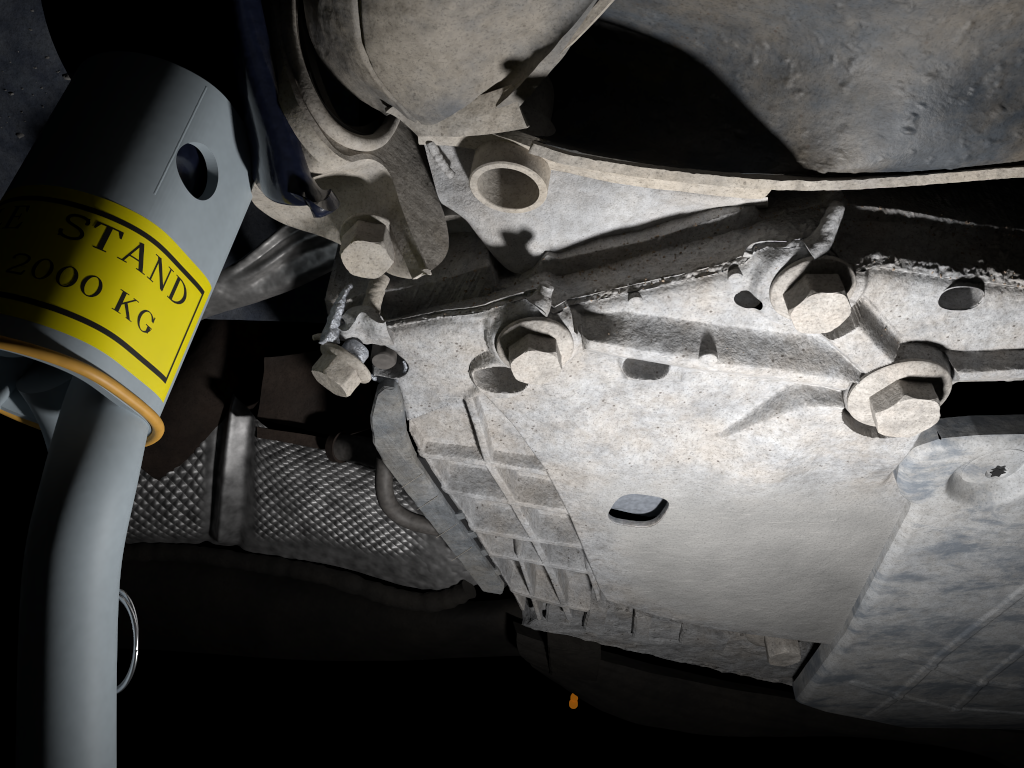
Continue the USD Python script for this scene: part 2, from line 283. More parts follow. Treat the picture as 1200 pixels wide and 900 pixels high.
M['grey'] = plain('grey_enamel', (0.36, 0.42, 0.46), rough=0.58, bump=0.06, scale=420, var=0.04, spec=0.45)
M['navy'] = plain('navy_gloss_enamel', (0.010, 0.013, 0.028), rough=0.22, bump=0.35, scale=520, var=0.2, spec=0.6, coat=0.6)
M['yellow'] = plain('yellow_sticker', (0.88, 0.76, 0.005), rough=0.35, var=0.02, scale=200)
M['ink'] = plain('black_ink', (0.015, 0.014, 0.012), rough=0.45)
M['rubber'] = plain('orange_rubber', (0.62, 0.33, 0.06), rough=0.5, var=0.12, scale=300)
M['wire'] = plain('bright_wire', (0.75, 0.77, 0.8), rough=0.22, metal=0.95)
M['fracture'] = worn('fresh_broken_metal', [(0.22, 0.24, 0.28), (0.42, 0.45, 0.50), (0.65, 0.67, 0.72)], dust=(0.5, 0.5, 0.52), dust_amt=0.3, rough=0.45, metal=0.5, scale=420, pits=0.3, bump=0.8, grain=1400)
M['steel'] = plain('clean_blue_steel', (0.34, 0.37, 0.42), rough=0.35, metal=0.5, bump=0.1, var=0.2)
M['grit'] = plain('dried_mud_grit', (0.27, 0.21, 0.16), rough=0.95, var=0.5, scale=200)
M['black'] = plain('black_plastic_and_shade', (0.012, 0.012, 0.013), rough=0.6)  # also gives the darkness of the strap gap and the backdrop
M['amber'] = usdkit.material(stage, '/World/Looks/amber_glint', {'p': ('principled_bsdf', {'base_color': (0.75, 0.22, 0.01), 'roughness': 0.3, 'emission_color': (1.0, 0.32, 0.02), 'emission_strength': 0.2})}, [], surface='p.BSDF')  # the reflector glint is put in as emission
DOWN = np.array([0, 0, -1.0])

# ================================================================== GEARBOX HOUSING: one casting sculpted from its underside
S = 0.00042
gx = np.arange(-0.078, 0.190, S); gy = np.arange(0.092, 0.405, S)
X, Y = np.meshgrid(gx, gy, indexing='ij')
# the near edge of the flange: crest, wall, ledge and the dark wall above it
WL = [((392, 398), (388, 390), -12), ((412, 402), (406, 383), -13), ((432, 401), (430, 368), -15), ((450, 398), (448, 376), -15), ((500, 389), (510, 358), -15), ((572, 371), (574, 344), -15), ((576, 369), (584, 340), -16), ((605, 361), (606, 334), -17), ((630, 354), (626, 322), -17),
      ((640, 366), (640, 316), -17), ((648, 371), (654, 323), -17), ((690, 362), (700, 312), -17), ((740, 351), (760, 295), -17), ((850, 327), (840, 275), -17), ((880, 315), (880, 264), -17), ((886, 303), (890, 258), -18), ((920, 294), (925, 248), -18), ((955, 287), (962, 240), -18),
      ((970, 298), (976, 238), -18), ((986, 318), (990, 256), -18), ((1040, 323), (1050, 259), -18), ((1090, 331), (1100, 264), -18), ((1150, 339), (1150, 269), -18), ((1240, 350), (1240, 279), -18)]
c_ = np.array([PH(x, y, .3) + [0, 0, .0028] for (x, y), _, _ in WL]); t_ = np.array([PH(x, y, q) for _, (x, y), q in WL])
shade = c_[:, 1] - (LAMP[1] - c_[:, 1]) / (c_[:, 2] - .0028 - LAMP[2]) * (t_[:, 2] - c_[:, 2])
led = np.array([[0, -(.0005 if k in (6, 7, 8, 15, 16, 17) else max(t_[k, 1] - shade[k], 0) + .0012), .0004] for k in range(len(WL))])
lv = [c_ + [0, .0012, .0016], c_, c_ * .82 + t_ * .18 + [0, -.0012, 0], t_ * .72 + c_ * .28 + [0, .0004, 0], t_ + [0, .0003, 0], t_ + led, t_ + led + [0, -.0004, .003], t_ + led + [0, .001, .030]]
R_ = np.stack([spl(q, 700, 1) for q in lv]); kr = np.hanning(9); kr /= kr.sum()
R_ = np.stack([np.stack([np.convolve(np.pad(q[:, k], 4, 'edge'), kr, 'valid') for k in range(3)], 1) for q in R_])
CW = R_[1][::7, :2]; CW = np.vstack([CW, R_[1][-1:, :2]])
A = np.vstack([CW, XY([(1230, 447), (1122, 449), (1099, 466), (1090, 500), (1088, 540), (1110, 600), (1030, 770), (985, 753), (905, 745), (830, 737), (765, 722), (706, 704), (668, 742), (622, 746), (603, 705), (545, 615), (494, 545), (479, 515), (470, 470), (464, 452), (436, 447), (440, 437), (470, 432), (462, 419), (440, 408), (415, 404), (398, 404)])])
B = np.vstack([XY([(392, 386), (400, 383), (415, 380), (430, 366), (448, 376), (510, 358), (574, 343)], -15), XY([(580, 352)], -9), XY([(622, 335)], -12), XY([(630, 318), (648, 316), (656, 323), (760, 295), (880, 264)], -17), XY([(892, 285), (950, 268)], -8),
               XY([(966, 240), (984, 238), (996, 256), (1090, 263), (1230, 277)], -18), XY([(1230, 400), (600, 420), (420, 402)], 0)])
sA = sdp(X, Y, A); sB = sdp(X, Y, B)
for _ in range(2):                 # bring grid points onto the outlines so that edges are clean
    for PG in (A,):
        d_ = sdp(X, Y, PG); e_ = 1e-5
        near = np.abs(d_) < S * .62
        gxx = np.where(near, (sdp(X + e_, Y, PG) - d_) / e_, 0); gyy = np.where(near, (sdp(X, Y + e_, PG) - d_) / e_, 0)
        X, Y = X - np.clip(d_ * gxx, -S * .5, S * .5), Y - np.clip(d_ * gyy, -S * .5, S * .5)
THRU = [(876, 351, 17, 9, 0, 0.5, 2.2), (1126, 350, 26, 12, 0, 0.1, 2.4), (748, 599, 33, 18, 2.2, 0.25, 3.2)]
def ell(px, py, rx, ry, hh=0.0, ang=0.0, pw=2.0, x=None, y=None):
    x = X if x is None else x; y = Y if y is None else y
    c = XY([(px, py)], hh)[0]; ex = np.linalg.norm(XY([(px + rx, py)], hh)[0] - c); ey = np.linalg.norm(XY([(px, py + ry)], hh)[0] - c)
    dx, dy = x - c[0], y - c[1]; ca, sa = math.cos(ang), math.sin(ang); dx, dy = dx * ca + dy * sa, -dx * sa + dy * ca
    q = (np.abs(dx / ex) ** pw + np.abs(dy / ey) ** pw) ** (1 / pw); return (q - 1) * min(ex, ey) * 1000
def ell_ring(px, py, rx, ry, hh, ang, pw, n=72):
    c = XY([(px, py)], hh)[0]; ex = np.linalg.norm(XY([(px + rx, py)], hh)[0] - c); ey = np.linalg.norm(XY([(px, py + ry)], hh)[0] - c)
    a = np.linspace(0, 2 * np.pi, n, endpoint=False); u, v = np.cos(a), np.sin(a); k = (np.abs(u) ** pw + np.abs(v) ** pw) ** (-1 / pw); u, v = u * k * ex, v * k * ey
    return np.stack([c[0] + u * math.cos(ang) - v * math.sin(ang), c[1] + u * math.sin(ang) + v * math.cos(ang)], 1)
for _ in range(2):
    for T_ in THRU:
        d_ = ell(*T_) / 1000; gxx = (ell(*T_, x=X + 1e-5) / 1000 - d_) / 1e-5; gyy = (ell(*T_, y=Y + 1e-5, x=X) / 1000 - d_) / 1e-5; g2 = np.maximum(gxx ** 2 + gyy ** 2, 1e-6)
        st_ = np.where(np.abs(d_) / np.sqrt(g2) < S * .62, 1, 0) * d_ / g2; X, Y = X - st_ * gxx, Y - st_ * gyy
sA = sdp(X, Y, A); sB = sdp(X, Y, B)
thru = np.min([ell(*T_) for T_ in THRU], axis=0)
P3 = np.stack([X, Y, np.zeros_like(X)], -1)
h = np.zeros_like(X)
reg = {}
def ridge(U, C, H, crest, fall, far=60, taper=6, grow=None):
    """a rib: its wall rises from the line U to the crest C (both pixels), then it runs out gently on the far side."""
    u = XY(U, 0); c = np.vstack([XY([p], H * (np.clip((p[0] - grow[0]) / (grow[1] - grow[0]), 0, 1) if grow else 1)) for p in C]); W = np.vstack([u, c[::-1]])
    dU, dC = seg_dist(X, Y, u), seg_dist(X, Y, c)
    t = dU / np.maximum(dU + dC, 1e-9); inW = inside(X, Y, W)
    V = np.vstack([c, c[::-1] + [0, far / 1000]]); inV = inside(X, Y, V)
    prof = 1 - sm((dC * 1000 - crest) / fall)
    xs = c[:, 0]; e = sm((np.minimum(X - xs.min(), xs.max() - X) * 1000 + taper * 0.2) / taper)
    if grow: g0, g1 = (XY([(x, 470)], 0)[0, 0] for x in grow); e = np.where(X > g1, e, 1.0) * np.clip((X - g0) / (g1 - g0), 0, 1); H = H * np.where(inW, np.clip((X - g0) / (g1 - g0), 0, 1), 1)
    return H * np.where(inW, sm(0.08 + 0.92 * t) * 0.6 + 0.4 * t, np.where(inV, prof * e, 0)), inW | (inV & (dC * 1000 < crest + fall * .5))
def smax(a, b, k=1.2): d = np.clip(0.5 + 0.5 * (a - b) / k, 0, 1); return b * (1 - d) + a * d + k * d * (1 - d)
# slow unevenness of the cast skin
h += 1.1 * fb(P3, 28, 3, 3) + 0.35 * fb(P3, 120, 3, 5)
# left plate lies a little deeper, cooling pockets deeper still
Lp = XY([(380, 395), (470, 380), (575, 372), (583, 440), (552, 470), (572, 545), (480, 560), (440, 460)], 0)
h -= 2.0 * sm(sdp(X, Y, Lp) * 1000 / 3)
Pk = XY([(470, 500), (548, 470), (566, 462), (600, 498), (640, 553), (668, 606), (702, 690), (712, 706), (668, 760), (600, 760), (560, 690)], 0)
sP = sdp(X, Y, Pk) * 1000
ribs = [([(470, 536), (500, 541), (570, 548), (662, 563)], 2.4), ([(510, 578), (590, 592), (680, 607)], 2.4), ([(545, 624), (620, 637), (700, 648)], 2.4), ([(575, 655), (620, 662), (712, 680)], 2.2), ([(600, 697), (650, 712), (716, 726)], 2.2),
        ([(608, 655), (620, 690), (632, 730)], 1.6), ([(690, 672), (700, 700), (706, 726)], 1.6), ([(560, 630), (575, 655)], 1.4),
        ([(548, 470), (560, 505), (572, 548), (600, 592), (626, 637), (648, 680), (668, 730)], 2.6)]
shallow = sm((XY([(520, 575)], 0)[0, 1] - Y) * 1000 / 16)
outl = XY([(480, 520), (545, 615), (610, 720)], 0)
sPc = np.minimum(sP, 99)
floor = -14.0 * (1 - .6 * shallow)
rr = np.full_like(X, -14.0)
for pts, w in ribs:
    rr = np.maximum(rr, -0.8 - 13.2 * sm((seg_dist(X, Y, XY(pts, .8)) * 1000 - w * .5) / 1.8))
rr = np.maximum(rr, -2.0 - 10 * sm((seg_dist(X, Y, outl) * 1000 - 1.6) / 1.6))
cool2 = np.maximum(np.maximum(rr, floor), -13.0 * sm((sP + .5) / 4.0)) * (sP > -0.5)
h = h * (1 - .7 * (sP > 0)) + cool2; reg['cooling_pockets'] = sP > 0.5
# cover: a smooth bulged face
Cv = XY([(600, 470), (700, 470), (860, 512), (1010, 515), (1088, 545), (1120, 610), (1030, 780), (830, 742), (712, 708), (668, 606), (640, 553)], 0)
sC = sdp(X, Y, Cv) * 1000
h = np.where(sC > 0, h * (1 - 0.8 * sm(sC / 10)), h) + 2.2 * sm(sC / 16)
reg['cover_face'] = sC > 10
# shallow diagonal dent in the upper face
h -= 1.6 * (1 - sm(seg_dist(X, Y, XY([(690, 450), (760, 520)], 0)) * 1000 / 9))
# lower rib, its end right of the fourth bolt, and the ramp under the bolt
r2, m2 = ridge([(664, 374), (732, 366), (840, 381), (900, 388), (1000, 399), (1018, 420)], [(672, 394), (740, 409), (830, 424), (900, 432), (985, 444), (1012, 452)], 9, 1.6, 13)
r2b, m2b = ridge([(1095, 408), (1130, 412), (1240, 409)], [(1100, 432), (1130, 436), (1240, 430)], 7, 2.0, 12)
r3, m3_ = ridge([(760, 518), (845, 507), (935, 442), (990, 442), (1020, 455)], [(760, 520), (845, 510), (905, 490), (945, 477), (990, 472), (1030, 478), (1100, 500)], 9, 10, 45, far=80, grow=(838, 935))
for r_ in (r2, r2b, r3): h = np.where(r_ > .02, smax(h, np.maximum(h, -2) * .5 + r_), h)
reg['lower_rib'] = (m2 | m2b)
# ridge that joins the bosses of the third and fourth bolts
dj = seg_dist(X, Y, XY([(985, 385), (1012, 412), (1040, 440)], 7)) * 1000
h = np.where(dj < 9, smax(h, 7.5 * (1 - sm((dj - 3.5) / 5.0))), h)
# bolt bosses
def boss(px, py, r, H, edge=2.0):
    c = XY([(px, py)], H)[0]; d = np.hypot(X - c[0], Y - c[1]) * 1000
    return H * (1 - sm((d - r) / edge)), d < r + edge
B2, B3, B4 = (627, 404, 2.2), (951, 338, 2.4), (1052, 461, 5.5)
for k, (px, py, H, r) in enumerate([(*B2, 12.0), (*B3, 14.2), (*B4, 14.6)]):
    b, mk = boss(px, py, r, H, 2.4)
    h = np.where(mk, np.maximum(h * (1 - mk) + b, np.minimum(h, b + 0.3)), h)
    reg['bolt_boss%d' % k] = mk & (sA > 0)
# small bosses with holes
b, mk = boss(588, 448, 7.8, 2.6, 2.0); h = np.where(mk, np.maximum(h, b - 0.4), h); reg['hole_boss'] = mk
tab = XY([(722, 410), (802, 416), (798, 448), (735, 445)], 1.5); sTab = sdp(X, Y, tab) * 1000; h = np.where(sTab > -1, np.maximum(h, 0.3 + 1.4 * sm((sTab + 1) / 1.5)), h)
# dirt lumps, scale-like dents, chipped edges
h += 0.35 * np.maximum(fb(P3, 300, 3, 11) - 0.12, 0) * 3 * (sC < 8) + 0.12 * fb(P3, 700, 2, 12) * (1 - 0.7 * sm(sC / 10))
# holes
for (px, py, rx, ry, hh, an, pw, depth) in [(588, 447, 31, 13.5, 2.6, 0.10, 2, 16), (757, 430, 25, 13, 1.5, 0.15, 2.6, 9), (452, 428, 24, 13.5, -2, 0.35, 2, 14)]:
    q = ell(px, py, rx, ry, hh, an, pw); h = h + (-depth - np.minimum(h, 3)) * sm((0.5 - q) / 0.9)
# outer walls
dA = -sA * 1000
rest = -dA * 9.0
edge_round = -0.8 * (1 - np.clip(sA * 1000 / 1.8, 0, 1)) ** 2 - 1.9 * (1 - np.clip(seg_dist(X, Y, CW) * 1000 / 5.5, 0, 1)) ** 2
nearCW = seg_dist(X, Y, CW) < .004
hh = np.where((sA > 0) | nearCW, h + edge_round, rest + np.clip(h, -14, 9) * sm(1 - dA / 2) - .8)
hh = np.maximum(hh, -46)
V = np.stack([X, Y, HZ - hh / 1000], -1).reshape(-1, 3)
F = grid_faces(len(gx), len(gy))
sg = np.where(np.abs(sA) < 4e-5, 0, sA).ravel(); nc = nearCW.ravel()
keep = (hh.ravel()[F] > -45).any(1) & ~(thru.ravel()[F] < .02).all(1); F = F[keep]
NG = normals_of(V, F)                         # with the strip past the edge, so that the edge shades evenly
cut_ = nc[F].any(1) & (sg[F] < 0).any(1); bad = F[cut_]; F = F[~cut_]; nv, nf, src = [], [], []
for t3 in bad:
    poly = []
    for a_, b_ in zip(t3, np.roll(t3, -1)):
        if sg[a_] >= 0: poly.append(int(a_))
        if sg[a_] * sg[b_] < 0:
            w_ = sg[a_] / (sg[a_] - sg[b_]); nv.append(V[a_] * (1 - w_) + V[b_] * w_); src.append(a_ if sg[a_] > 0 else b_); poly.append(len(V) + len(nv) - 1)
    if len(poly) >= 3 and any(p >= len(V) or sg[p] > 0 for p in poly): nf += [[poly[0], poly[k], poly[k + 1]] for k in range(1, len(poly) - 1)]
src = np.array(src, int); NV0 = len(V); V = np.vstack([V, np.array(nv)]); F = np.vstack([F, np.array(nf, int)])
N = np.vstack([NG, NG[src]])
if np.mean(N[F[:, 0], 2]) > 0: F = F[:, ::-1]; N = -N
box_ = thing('gearbox_housing', 'large dirty cast aluminium gearbox housing with ribs, holes and bolt bosses', 'gearbox', PH(760, 480, 0))
cast = box_
face_id = np.full(len(X.ravel()), 0)
order = ['lower_rib', 'cooling_pockets', 'cover_face', 'hole_boss', 'bolt_boss0', 'bolt_boss1', 'bolt_boss2']
for k, nm in enumerate(order): face_id[reg[nm].ravel()] = k + 1
face_id = np.r_[face_id, face_id[src]]
fid = face_id[F[:, 0]]; WEAR = (sm((sC - 2) / 22) * sm((Y - XY([(800, 520)], 0)[0, 1]) * 1000 / 45)).ravel(); WEAR = np.r_[WEAR, WEAR[src]]
for k, nm in enumerate(['casting'] + order):
    f = F[fid == k]; ids, inv = np.unique(f, return_inverse=True)
    lab = {'upper_rib_wall': 'dark wall along the upper edge, caked with mud', 'cooling_pockets': 'grid of shallow cooling pockets', 'cover_face': 'smooth scratched lower face with a slot'}.get(nm)
    put('bolt_boss' if nm.startswith('bolt_boss') else nm, (V[ids], inv.reshape(-1, 3)), M['cast'], box_, label=lab, normals=N[ids], wear=WEAR[ids])
# the outer wall along the near edge of the flange: crest, wall, ledge and the dark wall above it
tt = np.array([0, .05, .3, .6, .86, .92, 1.0, 1.6]); uu = np.r_[np.linspace(0, .92, 46), np.linspace(.94, 1.6, 14)]
WG = np.stack([np.stack([np.interp(uu, tt, R_[:, j, k]) for k in range(3)], 1) for j in range(700)], 1)
from scipy.spatial import cKDTree
on_ = np.abs(sA) < 3e-5; kd = cKDTree(np.stack([X[on_], Y[on_]], 1)); dz = HZ - hh[on_][kd.query(WG[np.searchsorted(uu, .05), :, :2])[1]] / 1000 - R_[1][:, 2]
dz = np.convolve(np.pad(dz, 6, 'edge'), np.ones(13) / 13, 'valid'); WG[..., 2] += dz[None] * (1 - sm(uu / .55))[:, None]
damp = (sm(uu / .15))[:, None]
damp = damp * (1 - .75 * np.exp(-((uu - .96) / .05) ** 2))[:, None]
wn = (.0016 * fb(WG, 130, 4, 21) + .0028 * np.maximum(fb(WG, 420, 3, 22) - .04, 0) + .0016 * np.maximum(fb(WG, 1100, 2, 23) - .05, 0)) * damp
put('upper_rib_wall', sheet(WG, .002, wn), M['cast'], box_, label='dark wall along the upper edge, caked with mud')
for pts in ([(642, 334, -3.2), (640, 338, -2.8), (637, 344, -2), (632, 356, 0), (628, 362, 1)], [(982, 239, -7), (977, 252, -5), (968, 272, -2.5), (957, 288, -.5), (946, 297, .5)]):
    q = spl([PH(*p) + [0, -.0006, 0] for p in pts], 40); m = tube(q, np.interp(np.linspace(0, 1, 40), [0, .08, .5, 1], [.0014, .0022, .0024, .0040]), 28); m.vertices += normals_of(m.vertices, m.faces) * (.0018 * fb(m.vertices, 240, 4, 8))[:, None]; put('web_end', m, M['cast'], box_)
def field_h(px, py):
    """height of the finished casting under a pixel (first hit along the ray)."""
    r = ray(px, py)
    for q in np.arange(14, -22, -0.5):
        p = EYE + r * ((HZ - q / 1000 - EYE[2]) / r[2]); i, j = int((p[0] - gx[0]) / S), int((p[1] - gy[0]) / S)
        if 0 <= i < len(gx) and 0 <= j < len(gy) and hh[i, j] >= q: return q
    return 0.0
for px, py, r in [(829, 422, 3.0), (745, 354, 2.4), (862, 326, 2.2)]:      # cast ejector pegs
    q = field_h(px, py); c = PH(px, py, q)
    put('peg', lathe([(1e-5, .0006), (r * .0007, .0006), (r * .00092, .0004), (r * .001, .0), (r * .00105, -.0012)], c, DOWN, 28), M['cast'], box_)
# lower joint flange behind the cover, with blocks between it and the cover
def xyp(pts, hv): return Polygon([tuple(PH(x, y, hv)[:2]) for x, y in pts])
def rough_prism(poly, h0, h1, seed, amp=.0006, n=.0022, bev=0.8):
    m = prism(poly.segmentize(n * 3), h0, h1, bev=bev); v, f = trimesh.remesh.subdivide_to_size(m.vertices, m.faces, n * 1.8, max_iter=12)
    m = trimesh.Trimesh(v, f, process=True); m.vertices += np.stack([fb(m.vertices, 240, 3, seed + k) for k in range(3)], 1) * amp * 2; return m
def inv_h(p): return hh[np.clip(np.round((p[:, 0] - gx[0]) / S).astype(int), 0, len(gx) - 1), np.clip(np.round((p[:, 1] - gy[0]) / S).astype(int), 0, len(gy) - 1)]
for T_, dpt in zip(THRU, (7, 9, 2.6)):
    q = ell_ring(*T_); z0 = np.full(len(q), float(np.median(inv_h(q)))); V_ = np.vstack([np.column_stack([q + (q.mean(0) - q) * k, HZ - (z0 - d) / 1000]) for k, d in ((-.03, .4), (0.0, .1), (.015, .6), (.02, dpt), (-.05, dpt + .5))])
    put('hole_rim', trimesh.Trimesh(V_, grid_faces(5, len(q), True), process=False), M['cast'], box_, True)
ip = thing('inner_plate', 'bright inner metal plate glimpsed through the slot in the gearbox cover', 'plate', PH(750, 592, -6))
put('plate_face', rough_prism(Polygon(XY([(690, 575), (800, 575), (804, 602), (760, 607), (690, 592)], -5)), -9, -5, 88, amp=.0004, n=.004), M['steel'], ip)
put('joint_flange', rough_prism(xyp([(612, 735), (690, 752), (760, 768), (860, 790), (965, 812), (985, 770), (905, 752), (830, 738), (706, 708), (660, 716)], -14), -40, -14, 31, amp=.0012), M['cast'], box_)
for pts, hv in [([(690, 712), (712, 716), (708, 746), (684, 740)], -9), ([(745, 722), (764, 726), (760, 752), (742, 748)], -9), ([(642, 700), (668, 706), (668, 735), (640, 730)], -10), ([(800, 740), (856, 750), (848, 764), (796, 756)], -10)]:
    put('flange_block', rough_prism(xyp(pts, hv), -20, hv, 41 + int(pts[0][0])), M['cast'], box_)
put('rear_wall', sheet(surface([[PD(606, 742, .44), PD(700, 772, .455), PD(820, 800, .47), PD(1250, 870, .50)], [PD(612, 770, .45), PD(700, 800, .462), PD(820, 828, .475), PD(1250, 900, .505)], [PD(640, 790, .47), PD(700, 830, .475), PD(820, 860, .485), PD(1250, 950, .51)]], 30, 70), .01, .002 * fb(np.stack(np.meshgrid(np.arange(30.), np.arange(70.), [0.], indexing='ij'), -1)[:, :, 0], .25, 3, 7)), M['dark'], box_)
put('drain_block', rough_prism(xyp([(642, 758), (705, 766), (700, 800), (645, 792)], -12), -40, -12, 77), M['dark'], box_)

# ================================================================== bolts
def bolt(label, cat, group, at, axis, r_fl, r_hex, h_hex, rot, mat, hint=(1, 0, 0.02), name='flange_bolt', fl_t=0.0032, shank=0.012, seed=2):
    t = thing(name, label, cat, at, group); a = np.asarray(axis, float) / np.linalg.norm(axis)
    put('flange', lathe([(1e-5, .0), (r_fl * .97, 0), (r_fl, fl_t * .15), (r_fl, fl_t * .45), (r_fl * .97, fl_t * .62), (r_fl * .80, fl_t * .95), (r_fl * .70, fl_t * 1.06), (1e-5, fl_t * 1.06)], at, a, 72, hint), mat, t, 35)
    put('hexagon_head', hex_mesh(r_hex, h_hex, np.asarray(at) + a * fl_t * .9, a, rot, hint, seed), mat, t, 38)
    if shank: put('shank', lathe([(r_hex * .52, 0.0), (r_hex * .52, -shank), (1e-5, -shank)], at, a, 28, hint), mat, t, 35)
    return t
BG = 'flange bolts through the gearbox housing'
for lab, (px, py), hv, rf, rh, hx, rot in [('dusty flange bolt just right of the holed lug, leftmost of its row', (627, 403), 2.3, .0112, .0080, .0068, 0.25),
                                           ('brightly lit flange bolt sunk in the round boss at the top of the gearbox', (951, 336), 2.5, .0113, .0086, .0078, 0.52),
                                           ('flange bolt below the brightly lit one, next to the black gap by the plastic tray', (1052, 459), 5.6, .0150, .0102, .0078, 0.40)]:
    bolt(lab, 'bolt', BG, PH(px, py, hv), DOWN, rf, rh, hx, rot, M['bolt'], seed=int(px))
bolt('half hidden bolt in the dark slot under the lower edge of the gearbox cover', 'bolt', None, PH(912, 738, -9), DOWN, .0155, .0085, .012, 0.2, M['bolt'], seed=77)
bolt('dirty hexagon bolt under the tip of the bush bracket', 'bolt', None, PD(434, 277, .2315), DOWN, .0082, .0073, .0080, 0.3, M['bracket'], seed=9, fl_t=.0022)
ax = CR * -0.50 + CU * -0.74 + CB * 0.36
lb = bolt('loose tilted flange bolt with a rust spot, hanging out of the broken lug', 'bolt', None, PD(407, 423, .246), ax, .0086, .0068, .0065, 0.1, M['bolt_rusty'], hint=CR, seed=15, shank=0, name='loose_bolt', fl_t=.0024)
put('shank', lathe([(.0040, .0), (.0040, -.004), (.0034, -.005), (1e-5, -.0045)], PD(409, 421, .247), ax, 28, CR), M['fracture'], lb)
st = thing('bush_sleeve', 'shiny blue grey steel sleeve seen through the hole of the broken lug', 'sleeve', PH(452, 430, -3))
a = np.linspace(-.5, 2.7, 60); rc = PH(452, 431, -3.4); rp_ = np.stack([rc[0] + .0064 * np.cos(a), rc[1] + .0060 * np.sin(a), np.full(60, rc[2]) + .0002 * rng.random(60)], 1)
m = tube(rp_, .0011 * np.interp(np.linspace(0, 1, 60), [0, .12, .85, 1], [.3, 1, 1, .3]), 14); m.vertices += normals_of(m.vertices, m.faces) * (.0006 * fb(m.vertices, 500, 3, 3))[:, None]; put('ring', m, M['fracture'], st)
put('core', lathe([(1e-5, .0), (.0034, .0), (.0040, -.0008), (.0040, -.006)], PH(449, 424, -3.6), DOWN, 36), M['hose'], st)
# stud over the lug and the broken sliver
sd_ = thing('threaded_stud', 'short muddy threaded stud standing between the bush bracket bolt and the broken lug', 'stud', PD(436, 362, .252))
path = spl([PD(434, 372, .254), PD(438, 350, .254), PD(446, 325, .256)], 120)
m = tube(path, .0027, 28); m.vertices += normals_of(m.vertices, m.faces) * (.0010 * fb(m.vertices, 380, 4, 6))[:, None]; put('rod', m, M['bolt_rusty'], sd_)
G = surface(rows([(396, 384, .240), (412, 381, .239), (424, 366, .238), (436, 372, .238), (452, 377, .239)], [(395, 392, .244), (412, 391, .243), (424, 383, .242), (436, 387, .242), (455, 390, .242)], [(396, 400, .249), (412, 401, .249), (426, 402, .249), (440, 403, .249), (462, 404, .249)]), 40, 70)
put('broken_ear', sheet(G, .004, .0016 * fb(G, 260, 4, 12) + .0012 * fb(G, 90, 3, 1)), M['cast'], box_, label='beige torn stump of the broken lug')
sv = thing('broken_sliver', 'jagged silver blue sliver of freshly broken metal standing beside the loose bolt', 'broken metal', PD(390, 392, .246))
G = surface(rows([(373, 402, .240), (380, 384, .240), (388, 362, .240), (398, 345, .240), (411, 332, .241)], [(384, 400, .238), (388, 384, .238), (396, 362, .2385), (403, 347, .239), (412, 333, .241)], [(397, 403, .241), (399, 386, .241), (404, 364, .241), (408, 349, .241), (413, 335, .2415)]), 24, 70)
put('shard', sheet(G, .0014, .0012 * fb(G, 330, 4, 3) + .0007 * fb(G, 900, 2, 4)), M['fracture'], sv)
put('chip', tube(spl([PD(367, 396, .245), PD(378, 395, .246), PD(388, 399, .246)], 12), np.linspace(.0008, .0014, 12), 12), M['bracket'], sv)

# ================================================================== BUSH BRACKET (upper left)
def rows(*rr): return [[PD(*p) for p in r] for r in rr]
NB = np.array([.80, -.60, .0]); NB /= np.linalg.norm(NB); P0 = PD(436, 187, .2225)
def PB(px, py, T=0.0): r = ray(px, py); return EYE + r * (((P0 - NB * T - EYE) @ NB) / (r @ NB))
g_edge = [PB(*p) for p in [(312, -60), (322, 20), (338, 90), (370, 155), (405, 187), (436, 187), (452, 197), (466, 230), (480, 268), (500, 317)]]
bq = [(286, -60), (290, 20), (294, 100), (300, 165), (300, 210), (302, 243), (335, 263), (380, 278), (430, 305), (500, 320)]
b_edge = [PB(*bq[k], t) for k, t in enumerate((.022, .024, .027, .027))] + [PH(x, y, (HZ - g[2]) * 1000 - 5.0 * min(1, (500 - x) / 60)) for (x, y), g in list(zip(bq, g_edge))[4:]]
i_edge = [PB(*p) for p in [(346, -60), (349, 20), (364, 95), (395, 148), (425, 162), (455, 142), (487, 152), (505, 203), (521, 254), (505, 317)]]
br = thing('bush_bracket', 'dusty beige metal bracket whose round eye holds the grey bush, hooked by the navy saddle', 'bracket', PD(420, 220, .235))
G = surface([g_edge, [a * .5 + b * .5 + np.array([0, 0, -.0012]) for a, b in zip(g_edge, b_edge)], b_edge], 70, 150)
put('lower_face', sheet(G, .0015, .0006 * fb(G, 90, 4, 8) * 2), M['bracket'], br)
G = surface([i_edge, [a * .5 + b * .5 for a, b in zip(i_edge, g_edge)], g_edge], 44, 150)
put('side_face', sheet(G, .005, .0003 * fb(G, 120, 4, 9) * 2), M['bracket'], br)
lip = [(332, -60, .2085), (337, 20, .2125), (353, 92, .2165), (388, 150, .2215), (425, 168, .2235), (455, 150, .223), (466, 128, .2225)]
put('eye_rim', tube(spl([PB(x, y, -.0012) for x, y, d in lip], 80), .0020, 14), M['bracket'], br)
e_ = [PB(x, y, .001) for x, y in [(350, -60), (354, 20), (370, 95), (400, 150), (428, 160), (456, 140)]]; inn = surface([e_, [p - NB * .012 for p in e_], [p - NB * .024 for p in e_]], 24, 60)
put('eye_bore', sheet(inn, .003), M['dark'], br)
put('eye_seal', tube(spl([PB(x + 6, y - 6, .001) for x, y, d in lip[2:]], 60), .0011, 10), M['black'], br)

